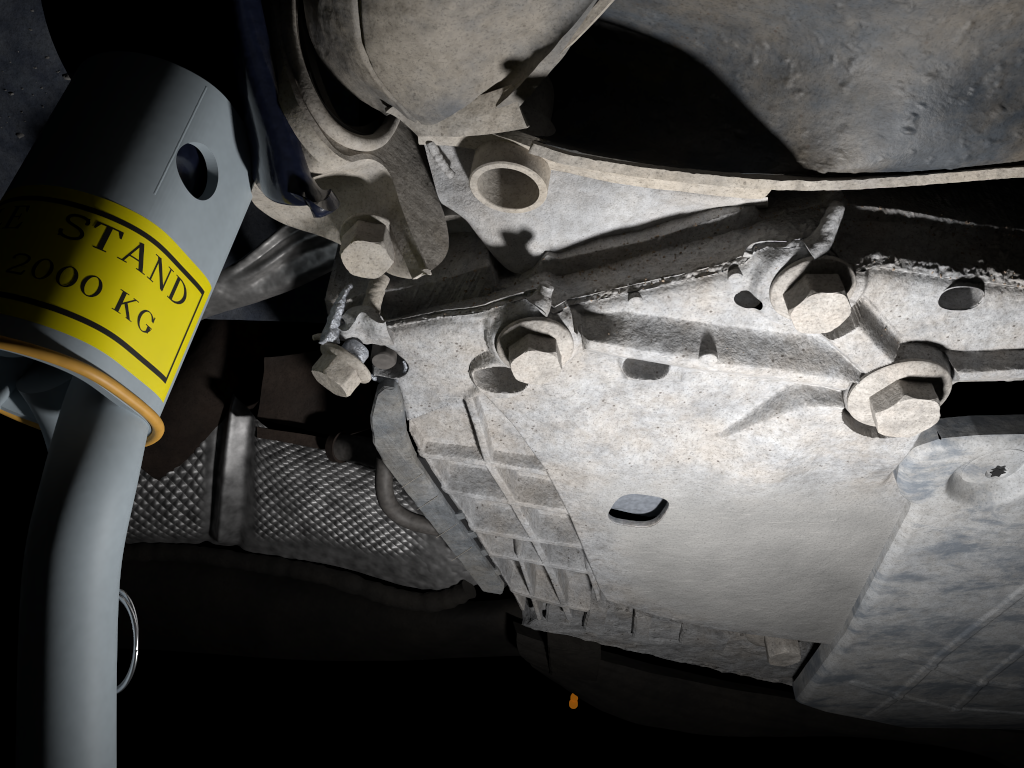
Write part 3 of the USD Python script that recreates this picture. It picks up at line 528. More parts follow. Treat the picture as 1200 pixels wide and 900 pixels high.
# ================================================================== BUSH: big dusty grey drum in the eye, with rim and tab
bu = thing('rubber_bush', 'large dusty grey bush drum with a thin outer rim, upper middle of the photo', 'bush', PD(500, 60, .23))
prof = []
r0 = [(345, -90, .200), (352, 0, .208), (368, 60, .214), (395, 108, .2185), (425, 112, .219), (450, 134, .220), (470, 118, .219), (500, 150, .2195)]
G = surface(rows([(352, -80, .208), (356, 0, .215), (368, 55, .222), (400, 100, .226), (425, 118, .227), (452, 136, .225)],
                 [(385, -80, .188), (392, 0, .197), (405, 50, .204), (428, 92, .211), (452, 118, .216), (474, 138, .219)],
                 [(440, -80, .176), (446, 0, .188), (452, 50, .196), (470, 98, .206), (495, 135, .214), (510, 150, .219)],
                 [(520, -80, .170), (525, 0, .184), (528, 45, .194), (535, 88, .204), (545, 118, .212), (552, 140, .219)],
                 [(640, -80, .176), (622, 0, .190), (606, 40, .199), (592, 76, .207), (582, 104, .213), (575, 126, .218)],
                 [(738, -80, .1815), (696, 0, .192), (664, 38, .1975), (634, 72, .203), (606, 103, .2085), (582, 126, .2125)]), 160, 160)
bump_ = .0012 * fb(G, 60, 4, 14) + .0006 * fb(G, 300, 3, 15)
cr = -.0014 * np.exp(-((np.arange(160)[:, None] - 47 - 2 * np.sin(np.arange(160) / 20)[None]) / 1.6) ** 2)
put('drum', sheet(G, .004, bump_ + cr), M['mount'], bu)
rimp = spl([PD(752, -60, .186), PD(706, -4, .1935), PD(672, 34, .199), PD(640, 66, .204), PD(604, 98, .209), PD(575, 115, .2135), PD(552, 122, .2175)], 80)
G = np.stack([rimp, rimp + (CR * .35 - CU * .75 - CB * .2) * np.linspace(.0030, .0016, 80)[:, None]], 0); G = np.stack([G[0] * (1 - q) + G[1] * q for q in np.linspace(0, 1, 8)])
put('rim', sheet(G, .0022, .0003 * fb(G, 700, 3, 5)), M['bracket'], bu)
G = surface(rows([(452, 132, .2185), (478, 118, .2165), (520, 118, .2145), (560, 112, .2125), (602, 98, .2105)], [(468, 140, .2195), (492, 138, .2175), (530, 140, .2155), (565, 132, .2135), (606, 118, .2115)], [(490, 160, .2205), (510, 160, .219), (540, 160, .217), (575, 157, .2155), (618, 150, .2135)]), 50, 80)
put('lower_tab', sheet(G, .003, .0006 * fb(G, 200, 4, 31)), M['bracket'], bu)

# ================================================================== SUBFRAME with sleeve (upper middle)
sf = thing('subframe', 'dusty grey pressed steel subframe with an open round sleeve and a weld bead', 'subframe', PD(680, 220, .24))
G = surface(rows([(490, 146, .226), (560, 152, .224), (640, 178, .223), (720, 195, .223), (800, 206, .223), (910, 212, .222)], [(490, 165, .232), (560, 170, .230), (640, 189, .229), (720, 208, .228), (800, 219, .227), (900, 228, .225)], [(492, 170, .234), (560, 176, .232), (640, 196, .231), (720, 214, .230), (800, 225, .229), (890, 234, .227)]), 36, 160)
put('upper_flange', sheet(G, .003, .0005 * fb(G, 150, 4, 8) * 2), M['bracket'], sf)
G = surface(rows([(494, 160, .236), (530, 166, .235), (600, 178, .234), (680, 200, .233), (780, 220, .232), (900, 232, .230)],
                 [(505, 200, .241), (540, 210, .240), (600, 222, .238), (680, 232, .237), (780, 238, .236), (900, 240, .235)],
                 [(515, 235, .244), (548, 248, .243), (600, 256, .242), (680, 258, .242), (780, 250, .242), (900, 246, .242)],
                 [(522, 238, .250), (560, 268, .247), (600, 290, .248), (680, 284, .250), (780, 268, .250), (900, 256, .250)],
                 [(530, 242, .258), (572, 292, .252), (600, 318, .256), (680, 310, .262), (780, 290, .262), (900, 268, .262)]), 110, 170)
pb = sheet(G, .003, .0006 * fb(G, 110, 4, 28) * 2); sl_ = PD(595, 222, .2315); far = np.hypot(pb.vertices[:, 0] - sl_[0], pb.vertices[:, 1] - sl_[1]) > .0092
pb.update_faces(far[pb.faces].any(1)); pb.metadata['smooth'] = True; put('pressed_body', pb, M['frame'], sf)
sl = PD(595, 222, .2315); SAX = np.array([-.16, .30, -1.0])
put('sleeve', lathe([(.0084, -.045), (.0084, -.0004), (.0087, 0), (.0104, 0), (.0108, -.0004), (.0108, -.020)], sl, SAX, 72), M['bracket'], sf)
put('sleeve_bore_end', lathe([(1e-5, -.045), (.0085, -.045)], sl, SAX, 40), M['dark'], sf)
wp = spl([PD(504, 166, .2325), PD(512, 182, .2345), PD(522, 197, .2365), PD(530, 206, .238)], 60)
w_ = tube(wp, .0011 + .00014 * np.abs(np.sin(np.arange(60) * .34 + .4 * np.sin(np.arange(60) * .2))), 18); w_.vertices += normals_of(w_.vertices, w_.faces) * (.0012 * fb(w_.vertices, 300, 3, 4))[:, None]; put('weld_bead', w_, M['frame'], sf)
s2 = PD(533, 288, .262)
ls = thing('lower_sleeve', 'second smaller sleeve half in the dark, right of the bracket tip and under the subframe', 'sleeve', s2)
put('tube', lathe([(.0082, -.020), (.0082, 0), (.0100, 0), (.0104, -.0006), (.0104, -.024)], s2 + np.array([0, 0, .002]), DOWN, 56), M['bracket'], ls)
G = surface(rows([(515, 235, .262), (545, 238, .262), (575, 262, .262)], [(515, 262, .264), (545, 264, .264), (572, 285, .265)], [(518, 275, .268), (545, 276, .268), (570, 296, .268)]), 20, 20)
put('collar_plate', sheet(G, .003), M['frame'], ls)
# dark beam behind, between the subframe and the gearbox
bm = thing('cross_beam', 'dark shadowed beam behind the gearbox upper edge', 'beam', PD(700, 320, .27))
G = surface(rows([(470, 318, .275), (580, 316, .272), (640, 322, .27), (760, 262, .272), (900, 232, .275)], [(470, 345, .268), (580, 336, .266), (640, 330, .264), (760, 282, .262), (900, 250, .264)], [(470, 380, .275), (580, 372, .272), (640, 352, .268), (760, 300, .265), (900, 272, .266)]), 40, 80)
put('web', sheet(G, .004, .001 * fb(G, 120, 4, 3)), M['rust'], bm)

# ================================================================== PLASTIC LINER (upper right)
pl = thing('plastic_liner', 'curved blackish plastic liner smeared with dried mud, upper right of the photo', 'liner', PH(900, 120, -10))
def hrow(pts): return [PH(*p) for p in pts]
G = surface([hrow([(600, -90, -20), (760, -90, -4), (950, -90, 8), (1240, -90, 14)]), hrow([(600, -10, -36), (740, -8, -22), (950, -6, -2), (1240, -10, 6)]), hrow([(570, 60, -48), (740, 62, -38), (950, 60, -9), (1240, 58, -1)]),
             hrow([(560, 120, -46), (740, 126, -36), (950, 120, -8), (1240, 112, -3)]), hrow([(622, 158, -26), (740, 174, -22), (950, 176, -5), (1240, 160, -3)]), hrow([(626, 164, -5), (720, 186, -5), (950, 205, -3), (1240, 190, -3)])], 190, 330)
put('panel', sheet(G, .003, .0010 * fb(G, 30, 3, 41) + .0009 * np.maximum(fb(G, 380, 3, 42) - .1, 0) * 2), M['plastic'], pl)
e0 = spl(hrow([(624, 164, -4), (655, 174, -3), (720, 187, -3), (830, 200, -3), (950, 206, -3), (1060, 202, -3), (1240, 189, -3)]), 220)
e1 = spl(hrow([(624, 168, -1), (655, 178, 0), (720, 191, 0), (830, 205, 0), (950, 212, 0), (1060, 207, 0), (1240, 194, 0)]), 220)
G = np.stack([e0 * (1 - q) + e1 * q for q in np.linspace(0, 1, 9)]); G[-1] += (.0009 * fb(G[-1], 500, 3, 4))[:, None] * np.array([0, 0, 1.])
put('edge', sheet(G, .0025, .0004 * fb(G, 500, 3, 2)), M['bracket'], pl, label='pale mud crusted bottom edge')

# ================================================================== UNDERTRAY (lower right)
tr = thing('undertray', 'big scuffed grey plastic undertray panel with a recessed screw, lower right corner', 'undertray', PH(1120, 650, 8))
S2 = .0006
tx = np.arange(0.095, 0.36, S2); ty = np.arange(0.195, 0.56, S2); TX, TY = np.meshgrid(tx, ty, indexing='ij')
TA = XY([(1053, 572), (1057, 548), (1075, 531), (1105, 521), (1150, 517), (1290, 514), (1330, 905), (1110, 930), (1078, 900), (1062, 880), (1020, 862), (965, 845), (934, 831), (950, 805), (992, 748), (1069, 603), (1070, 596), (1058, 586)], 8)
def smooth_poly(p, r=.003, n=.0012): q = Polygon(p).buffer(-r, quad_segs=8).buffer(2 * r, quad_segs=8).buffer(-r, quad_segs=8).segmentize(.004); return np.array(q.exterior.coords)[:-1]
TP = smooth_poly(TA)
for _ in range(2):
    d_ = sdp(TX, TY, TP); ne = np.abs(d_) < S2 * .62; gxx = np.where(ne, (sdp(TX + 1e-5, TY, TP) - d_) / 1e-5, 0); gyy = np.where(ne, (sdp(TX, TY + 1e-5, TP) - d_) / 1e-5, 0); TX, TY = TX - np.clip(d_ * gxx, -S2 * .5, S2 * .5), TY - np.clip(d_ * gyy, -S2 * .5, S2 * .5)
sT = sdp(TX, TY, TP) * 1000
T3 = np.stack([TX, TY, 0 * TX], -1)
th_ = 8 + 0.05 * fb(T3, 300, 2, 50) - 2.6 * (1 - np.clip(sT / 4.0, 0, 1)) ** 2
c = XY([(1166, 556)], 6)[0]; dd = np.hypot((TX - c[0]), (TY - c[1])) * 1000
th_ -= 8.0 * (1 - sm((dd - 10.5) / 6.5))
for pts, w, dh in [([(1240, 660), (1100, 770), (1020, 850)], 1.6, .9), ([(1240, 730), (1150, 800), (1120, 840)], 1.4, .8), ([(1060, 768), (1150, 800), (1260, 815)], 1.4, .7), ([(1000, 800), (1110, 836), (1260, 852)], 1.4, .7)]:
    th_ += dh * (1 - sm((seg_dist(TX, TY, XY(pts, 8)) * 1000 - w) / 1.6))
far_ = XY([(1000, 800)], 8)[0, 1]; th_ -= 30 * np.clip((TY - far_ + .01) / .16, 0, 1) ** 2
thh = np.where(sT > 0, th_, th_ + sT * 9)
VT = np.stack([TX, TY, HZ - thh / 1000], -1).reshape(-1, 3); FT = grid_faces(len(tx), len(ty)); FT = FT[(sT.ravel()[FT] > -.02).all(1)]
ids, inv = np.unique(FT, return_inverse=True); FT = inv.reshape(-1, 3); VT = VT[ids]; NT = normals_of(VT, FT)
if NT[:, 2].mean() > 0: FT = FT[:, ::-1]; NT = -NT
put('panel', (VT, FT), M['tray'], tr, normals=NT)
sk = np.array(Polygon(TP).segmentize(.0006).exterior.coords)[:-1]; ik = np.clip(np.round((sk - [tx[0], ty[0]]) / S2).astype(int), 0, [len(tx) - 1, len(ty) - 1]); zk = HZ - np.minimum(thh[ik[:, 0], ik[:, 1]], 6) / 1000
put('panel_rim', trimesh.Trimesh(np.vstack([np.column_stack([sk + (0 if k else 0), zk + q]) for k, q in enumerate((-.0001, .001, .008))]), grid_faces(3, len(sk), True), process=False), M['tray'], tr, True)
sc = PH(1168, 551, .8)
scw = put('screw', lathe([(.0112, -.004), (.0112, -.0004), (.0105, .0), (.0055, .0006), (.0040, .0007), (.0036, .0002), (.0030, -.0004), (1e-5, -.0005)], sc, DOWN, 60), M['tray'], tr, 30)
star = Polygon([(r * math.cos(a), r * math.sin(a)) for k in range(12) for r, a in [((.0028 if k % 2 == 0 else .0017), k * math.pi / 6)]])
sm_ = trimesh.creation.extrude_polygon(star, .0004, engine='earcut'); sm_.apply_translation([sc[0], sc[1], sc[2] - .0012]); put('star_socket', sm_, M['black'], scw, False)

# ================================================================== STEEL STRAP left of the housing
sp = thing('steel_strap', 'flat scratched grey steel strap running down beside the gearbox pockets', 'strap', PH(520, 600, 0))
poly = Polygon(XY([(441, 462), (450, 454), (464, 456), (472, 480), (476, 515), (484, 538), (591, 690), (588, 698), (566, 694), (449, 543), (437, 520), (434, 490)], 1)).buffer(-.0012).buffer(.0024).buffer(-.0012)
m = rough_prism(poly, -3, 1, 63, amp=.0003, n=.003, bev=.6); put('plate', m, M['strap'], sp)
poly = Polygon(XY([(489, 540), (496, 542), (594, 690), (589, 694)], 0)); put('gap_shade_strip', prism(poly, -12, -1.5), M['black'], sp, label='black strip standing in for the dark gap on the inner side')  # black prism stands in for the shade of the gap
for x, y in [(535, 608), (549, 630), (562, 651), (577, 674)]:
    put('clip', prism(Polygon(XY([(x - 4, y - 3), (x + 6, y - 5), (x + 10, y + 1), (x, y + 4)], 0)), -3, -.6), M['strap'], sp)
for x, y in [(487, 566), (505, 592), (527, 625), (545, 652)]:
    a0, a1 = PH(x - 16, y + 5, 1), PH(x + 8, y - 11, 1); put('scratch_ridge', tube([a0 + [0, 0, -.0001], (a0 + a1) / 2 + [0, 0, -.0001], a1 + [0, 0, -.0001]], .00012, 6), M['bracket'], sp)
hs = thing('curved_hose', 'dull grey hose bending behind the steel strap', 'hose', PD(460, 580, .36))
put('bend', tube(spl([PD(452, 535, .34), PD(450, 556, .342), PD(452, 582, .345), PD(466, 602, .35), (PD(490, 613, .352)), PD(530, 618, .355)], 60), .0036, 20), M['hose'], hs)
hp = thing('short_pipe', 'short dark pipe end left of the strap above the embossed heat shield', 'pipe', PD(420, 525, .37))
put('pipe_body', tube(spl([PD(396, 524, .372), PD(420, 526, .366), PD(452, 537, .355)], 30), .0058, 22), M['hose'], hp)
put('pipe_collar', tube(spl([PD(394, 523, .373), PD(402, 524, .371)], 5), .0070, 22), M['rust'], hp)

# ================================================================== HEAT SHIELD, exhaust and dark parts behind
he = thing('heat_shield', 'dark silver heat shield sheet embossed with a diamond pattern', 'heat shield', PD(340, 560, .43))
n_, m_ = 330, 560
G = surface(rows([(90, 470, .43), (190, 460, .43), (275, 462, .425), (300, 490, .42), (400, 530, .41), (470, 545, .405), (560, 575, .40)], [(90, 530, .43), (190, 525, .43), (272, 530, .425), (300, 545, .42), (400, 572, .41), (470, 590, .405), (560, 605, .40)],
                 [(90, 600, .44), (190, 600, .44), (268, 602, .435), (300, 605, .43), (400, 622, .42), (470, 640, .412), (560, 645, .405)], [(90, 640, .455), (190, 640, .455), (262, 640, .45), (300, 648, .445), (400, 665, .436), (470, 685, .43), (560, 685, .42)]), n_, m_)
du = np.linspace(0, 1, m_)[None] * 470 * np.ones((n_, 1)); dv = np.linspace(0, 1, n_)[:, None] * 190 * np.ones((1, m_))
warp = 4 * fb(np.stack([du, dv, 0 * du], -1), .02, 3, 4)
pa, pb = (du + dv * .95 + warp) / 13.0, (du - dv * 1.15 + warp) / 13.0
dimple = np.abs(np.sin(np.pi * pa)) ** .8 * np.abs(np.sin(np.pi * pb)) ** .8
msk = sm((1 - np.abs(du - 178) / 34) * -3 + .4) * sm((172 - dv - .10 * np.maximum(du - 200, 0)) / 26) * (1 - sm((du - 380 - (dv - 60) * .0) / 45))
bead_x = 187 - dv * .10
bead = np.exp(-((du - bead_x) / 9.0) ** 2) * sm((178 - dv) / 25)
cru = sm((du - 350) / 70)
disp = .0014 * dimple * msk * (1 + 1.2 * fb(np.stack([du, dv, 0 * du], -1), .035, 3, 8)) + .0012 * fb(G, 45, 3, 77) + .0060 * bead - .0018 * np.exp(-((np.abs(du - bead_x) - 19) / 7.0) ** 2) + cru * (.004 * fb(G, 55, 4, 7) + .003 * np.abs(fb(G, 90, 3, 9)))
put('embossed_sheet', sheet(G, .0012, disp), M['foil'], he, True)
e = spl([PD(120, 652, .45), PD(230, 650, .448), PD(300, 660, .442), PD(400, 680, .432), PD(480, 704, .425), PD(550, 690, .415)], 80)
put('folded_edge', tube(e, .004 + .0012 * rng.random(80), 12), M['dark'], he)
ex = thing('exhaust_box', 'brown black boxy exhaust part in the dark above the heat shield', 'exhaust', PD(350, 470, .40))
def hull_box(pts, d0, d1, sub=.006, amp=.001, seed=0):
    P_ = np.array([PD(x, y, d0) for x, y in pts] + [PD(x, y, d1) for x, y in pts]); m = trimesh.Trimesh(P_).convex_hull if False else trimesh.convex.convex_hull(P_)
    v, f = trimesh.remesh.subdivide_to_size(m.vertices, m.faces, sub, max_iter=12); m = trimesh.Trimesh(v, f); m.vertices += np.stack([fb(m.vertices, 90, 3, seed + k) for k in range(3)], 1) * amp * 2; return m
put('box_body', hull_box([(312, 418), (425, 405), (440, 500), (400, 512), (302, 490)], .385, .42, seed=1), M['rust'], ex)
put('lower_lip', hull_box([(300, 500), (400, 516), (400, 530), (300, 512)], .375, .40, seed=5), M['rust'], ex)
put('front_pipe', tube(spl([PD(170, 520, .44), PD(215, 490, .44), PD(262, 440, .44), PD(300, 380, .44), PD(330, 330, .43)], 40), .022, 26), M['rust'], ex)
sh = thing('corrugated_shield', 'crinkled silver strip bending away behind the axle stand tube', 'shield', PD(310, 310, .30))
G = surface(rows([(215, 345, .30), (258, 318, .298), (300, 290, .295), (335, 262, .292), (385, 250, .29)], [(215, 362, .302), (260, 340, .30), (305, 315, .297), (345, 288, .294), (395, 270, .292)], [(215, 385, .312), (262, 366, .310), (310, 352, .308), (352, 336, .305), (400, 312, .30)]), 60, 120)
gi = np.linspace(0, 1, 60)[:, None] * np.ones((1, 120))
put('strip', sheet(G, .0015, .0012 * np.sin(gi * 16) * sm((np.linspace(0, 1, 120)[None] - .25) * 3) + .0012 * fb(G, 150, 3, 3)), M['foil_bright'], sh)
un = thing('underbody_panel', 'dark blue black underbody panel flecked with pale stone chips behind the axle stand', 'panel', PD(120, 150, .36))
G = surface(rows([(-80, -80, .34), (150, -80, .34), (420, -80, .34)], [(-80, 120, .36), (150, 120, .36), (420, 120, .36)], [(-80, 360, .40), (150, 370, .40), (420, 380, .40)]), 60, 90)
put('skin', sheet(G, .004, .002 * fb(G, 40, 4, 2)), M['speck'], un)
fm = []
for (x, y, r) in [(36, 34, 3.2), (38, 12, 2.6), (80, 90, 5), (56, 67, 2.8), (42, 79, 2.6), (24, 158, 5), (14, 110, 2.2), (12, 195, 1.6), (290, 268, 3), (304, 275, 3), (284, 286, 2), (70, 30, 2), (22, 60, 1.8)] + [(rng.uniform(0, 90), rng.uniform(0, 220), rng.uniform(.6, 1.3)) for _ in range(90)] + [(rng.uniform(250, 335), rng.uniform(245, 330), rng.uniform(.6, 1.2)) for _ in range(40)]:
    d = np.interp(y, [-80, 120, 360], [.34, .36, .40]) - .001; s_ = trimesh.creation.icosphere(1, r * .36 / 1000); s_.vertices *= [1, .55, 1]; s_.vertices += s_.vertices * (rng.random((len(s_.vertices), 1)) - .5) * .5; s_.apply_translation(PD(x, y, d)); fm.append(s_)
tag(put('stone_chips', trimesh.util.concatenate(fm), M['fleck'], un), kind='stuff')
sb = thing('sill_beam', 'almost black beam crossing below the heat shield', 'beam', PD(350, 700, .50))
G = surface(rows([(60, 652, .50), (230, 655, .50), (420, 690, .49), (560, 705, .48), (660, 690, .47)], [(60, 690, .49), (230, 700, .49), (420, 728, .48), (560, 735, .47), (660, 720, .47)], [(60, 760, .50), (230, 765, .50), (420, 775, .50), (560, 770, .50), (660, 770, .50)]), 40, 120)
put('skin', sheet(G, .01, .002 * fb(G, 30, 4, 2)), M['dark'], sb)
bw = thing('dark_backdrop', 'added black bulkhead sheet closing off the space behind the gearbox', 'backdrop', PD(600, 500, .8))
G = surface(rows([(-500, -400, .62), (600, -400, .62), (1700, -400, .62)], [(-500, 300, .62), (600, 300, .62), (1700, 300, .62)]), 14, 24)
put('sheet', sheet(G, .004), M['black'], bw)  # added sheet, its black colour stands in for the unlit depth
am = thing('amber_reflector', 'tiny amber reflector, its glint put in as emission, far off in the black at the bottom', 'reflector', PD(672, 822, .9))
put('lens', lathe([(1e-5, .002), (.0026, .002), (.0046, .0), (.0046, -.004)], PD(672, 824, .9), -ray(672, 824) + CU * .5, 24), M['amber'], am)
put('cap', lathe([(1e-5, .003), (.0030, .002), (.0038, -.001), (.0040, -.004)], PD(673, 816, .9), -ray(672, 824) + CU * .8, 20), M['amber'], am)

# ================================================================== AXLE STAND
TOP, BOT = PD(203, 148, .2275), PD(47, 462, .192)
AXS = (TOP - BOT) / np.linalg.norm(TOP - BOT); LEN = float(np.linalg.norm(TOP - BOT)); RT = .0252
toc = EYE - (TOP + BOT) / 2; toc -= AXS * (toc @ AXS); toc /= np.linalg.norm(toc); rgt = np.cross(AXS, toc)
if rgt @ CR < 0: rgt = -rgt
# cross-section: round, with one flattened side to the right
th = np.linspace(-np.pi, np.pi, 721); c0, hw = math.radians(42), math.radians(27)
rad = np.where(np.abs(th - c0) < hw, RT * math.cos(hw) / np.cos(th - c0), RT)
kern = np.hanning(91); kern /= kern.sum(); rad = np.convolve(np.r_[rad[-91:-1], rad, rad[1:91]], kern, 'same')[90:-90]
def section(phi, off=0.0): r = np.interp(phi, th, rad) + off; return (np.sin(phi) * r)[..., None] * rgt + (np.cos(phi) * r)[..., None] * toc
arc = np.r_[0, np.cumsum(np.linalg.norm(np.diff(section(th), axis=0), axis=1))]; arc -= np.interp(0, th, arc)
def on_tube(s, t, off): return BOT + AXS * np.asarray(t)[..., None] + section(np.interp(s, arc, th), off)
stn = thing('axle_stand', 'grey axle stand with a yellow warning sticker and a navy saddle, left of the photo', 'axle stand', BOT)
def section2(off):
    r = rad[::4][:-1] + off; p = th[::4][:-1]; return np.stack([np.sin(p) * r, np.cos(p) * r], 1)     # along rgt and toc
def extruded(pts, z0, z1):
    q = Polygon(pts); q = q if q.exterior.is_ccw else q.reverse()
    m = trimesh.creation.extrude_polygon(q, z1 - z0, engine='earcut'); m.apply_translation([0, 0, z0])
    return m3.Manifold(m3.Mesh(np.asarray(m.vertices, np.float32), np.asarray(m.faces, np.uint32)))
LOC = np.stack([rgt, toc, np.cross(rgt, toc)], 1); AS_ = 1.0 if np.cross(rgt, toc) @ AXS > 0 else -1.0
def to_world(man_):
    q = man_.to_mesh(); v = np.asarray(q.vert_properties)[:, :3].astype(float); v = BOT + v[:, :1] * rgt + v[:, 1:2] * toc + v[:, 2:3] * AXS
    f = np.asarray(q.tri_verts).astype(int); return (v, f if AS_ > 0 else f[:, ::-1])
man = extruded(section2(-.0005), 0, LEN) + extruded(section2(0), .0005, LEN - .0005) - extruded(section2(-.0032), -.01, LEN + .01)
# the pin hole in the flat side
rh = ray(235, 201); ctr = None
for q in np.linspace(.15, .26, 2000):
    p = EYE + rh * q; rel = p - BOT; t_ = rel @ AXS; pr = rel - AXS * t_; ph = math.atan2(pr @ rgt, pr @ toc)
    if np.linalg.norm(pr) <= np.interp(ph, th, rad): ctr = p; break
nrm = math.cos(c0) * toc + math.sin(c0) * rgt
cl_ = np.array([(ctr - BOT) @ rgt, (ctr - BOT) @ toc, (ctr - BOT) @ AXS])
cut = man - m3.Manifold.cylinder(.034, .0068, .0068, 64).translate([0, 0, -.016]).rotate([-90, 0, 0]).rotate([0, 0, -math.degrees(c0)]).translate(cl_.tolist())
put('tube', to_world(cut), M['grey'], stn, 30)
cs = np.linspace(LEN * .56, LEN - .002, 60); put('seam', tube(on_tube(np.full(60, np.interp(math.radians(6), th, arc)) + .00006 * rng.random(60), cs, -.00052), .0006, 10), M['grey'], stn, label='thin weld seam beside the flattened side')
# inner post
put('inner_post', lathe([(1e-5, .02), (.0175, .02), (.0175, LEN + .012), (1e-5, LEN + .012)], BOT, AXS, 48), M['navy'], stn)
# sticker
def pt_t(px, py, phi):
    r0 = ray(px, py); best = None; s_ = np.interp(phi, th, arc)
    ts = np.linspace(0, LEN, 400); P_ = on_tube(np.full(400, s_), ts, 0); rel = P_ - EYE; d = rel @ -CB; y = 450 - FPX * (rel @ CU) / d
    return float(np.interp(py, y[::-1], ts[::-1]))
phT = math.radians(8); tT, tB = pt_t(0, 238, phT - .25), pt_t(0, 412, phT)
tT = pt_t(0, 238, -.14); tB = pt_t(0, 402, .14); HS = tT - tB
sR = np.interp(math.radians(74), th, arc); sL = np.interp(math.radians(-150), th, arc)
def wrapped(poly, off, lift=0.00004, step=.0012):
    out = []
    for g in getattr(poly, 'geoms', [poly]):
        if g.is_empty: continue
        x0, _, x1, _ = g.bounds
        for k in np.arange(math.floor(x0 / step) * step, x1, step):
            q = g.intersection(sbox(k, -1, k + step, 1))
            for gg in getattr(q, 'geoms', [q]):
                if gg.geom_type != 'Polygon' or gg.area < 1e-11: continue
                v2, f2 = trimesh.creation.triangulate_polygon(gg, engine='earcut'); f2 = np.asarray(f2)
                lo = on_tube(v2[:, 0], v2[:, 1], off); n0 = len(v2)
                out.append(trimesh.Trimesh(lo, f2, process=False))
    m = trimesh.util.concatenate(out); m.merge_vertices(digits_vertex=7)
    nn = np.cross(m.vertices[m.faces[:, 1]] - m.vertices[m.faces[:, 0]], m.vertices[m.faces[:, 2]] - m.vertices[m.faces[:, 0]]); ou = m.vertices[m.faces[:, 0]] - BOT; ou -= np.outer(ou @ AXS, AXS)
    fl = np.einsum('ij,ij->i', nn, ou) < 0; m.faces[fl] = m.faces[fl][:, ::-1]
    return m
print('sticker', tT, tB, LEN, sL, sR)
stk = put('sticker', wrapped(sbox(sL, tB, sR, tT), .00005), M['yellow'], stn, True)
HS = tT - tB
bl = [sbox(sL, tT - .135 * HS, sR - .0032, tT - .095 * HS), sbox(sL, tB + .11 * HS, sR - .0032, tB + .15 * HS), sbox(sR - .0039, tB + .11 * HS, sR - .0032, tT - .095 * HS)]
put('border', wrapped(unary_union(bl), .00008), M['ink'], stk, True)
# serif letters drawn by hand: unit cap height
def bar(x0, y0, x1, y1, w):
    return LineString([(x0, y0), (x1, y1)]).buffer(w / 2, cap_style=2)
def srf(x, y, w=.30, t=.045): return sbox(x - w / 2, y if y < .5 else y - t, x + w / 2, y + t if y < .5 else y)
def oval(cx, cy, rx, ry, tx_=.13, ty_=.05): 
    e = affinity.scale(Point(0, 0).buffer(1, quad_segs=16), rx, ry); i_ = affinity.scale(Point(0, 0).buffer(1, quad_segs=16), rx - tx_, ry - ty_); return affinity.translate(e.difference(i_), cx, cy)
def curve(pts, w, n=40): return LineString(spl(pts, n)).buffer(w / 2, cap_style=2)
GL = {
 'T': (unary_union([sbox(.32, 0, .46, 1), sbox(.04, .94, .74, 1), Polygon([(.04, 1), (.02, .72), (.07, .72), (.16, .95)]), Polygon([(.74, 1), (.76, .72), (.71, .72), (.62, .95)]), srf(.39, 0, .34)]), .80),
 'A': (unary_union([bar(.14, .02, .42, 1.0, .06), bar(.40, 1.0, .70, .02, .14), sbox(.22, .30, .60, .36), srf(.13, 0, .26), srf(.70, 0, .30)]), .86),
 'N': (unary_union([sbox(.12, 0, .18, 1), bar(.14, .98, .68, .04, .14), sbox(.66, 0, .72, 1), srf(.15, 0, .26), srf(.10, 1, .24), srf(.69, 1, .26)]), .86),
 'D': (unary_union([sbox(.12, 0, .26, 1), affinity.translate(affinity.scale(Point(0, 0).buffer(1, quad_segs=16), .52, .5), .24, .5).difference(affinity.translate(affinity.scale(Point(0, 0).buffer(1, quad_segs=16), .38, .44), .24, .5)).intersection(sbox(.2, 0, 1, 1)), sbox(.04, 0, .28, .045), sbox(.04, .955, .28, 1)]), .84),
 'S': (unary_union([curve([(.60, .72), (.58, .90), (.36, .97), (.14, .88), (.12, .70), (.36, .54), (.60, .36), (.60, .16), (.38, .03), (.14, .10), (.09, .30)], .10), sbox(.57, .70, .63, .98), sbox(.07, .02, .12, .30)]), .70),
 'L': (unary_union([sbox(.12, 0, .26, 1), sbox(.04, 0, .62, .05), srf(.19, 1, .34), Polygon([(.62, 0), (.66, .30), (.61, .30), (.50, .04)])]), .70),
 'E': (unary_union([sbox(.12, 0, .26, 1), sbox(.04, 0, .62, .05), sbox(.04, .95, .60, 1), sbox(.2, .49, .46, .54), sbox(.44, .38, .48, .65), Polygon([(.62, 0), (.66, .28), (.61, .28), (.50, .04)]), Polygon([(.60, 1), (.62, .74), (.57, .74), (.48, .96)])]), .72),
 'X': (unary_union([bar(.12, 1, .66, 0, .14), bar(.62, 1, .14, 0, .06), srf(.13, 1, .28), srf(.63, 1, .24), srf(.14, 0, .24), srf(.66, 0, .28)]), .80),
 'K': (unary_union([sbox(.12, 0, .26, 1), bar(.24, .42, .64, .98, .06), bar(.36, .58, .68, .02, .13), srf(.19, 1, .32), srf(.19, 0, .32), srf(.65, 1, .24), srf(.69, 0, .26)]), .84),
 'G': (unary_union([oval(.46, .5, .38, .5).difference(sbox(.55, .36, 1, .70)), sbox(.62, .10, .75, .42), sbox(.52, .38, .84, .43), sbox(.74, .68, .79, .96)]), .86),
 '0': (oval(.34, .5, .29, .5, .11, .05), .68),
 '2': (unary_union([curve([(.10, .70), (.14, .90), (.33, .97), (.54, .86), (.54, .66), (.36, .40), (.10, .06)], .09), sbox(.07, 0, .58, .10), Polygon([(.58, 0), (.63, .24), (.57, .24), (.52, .08)])]), .68)}
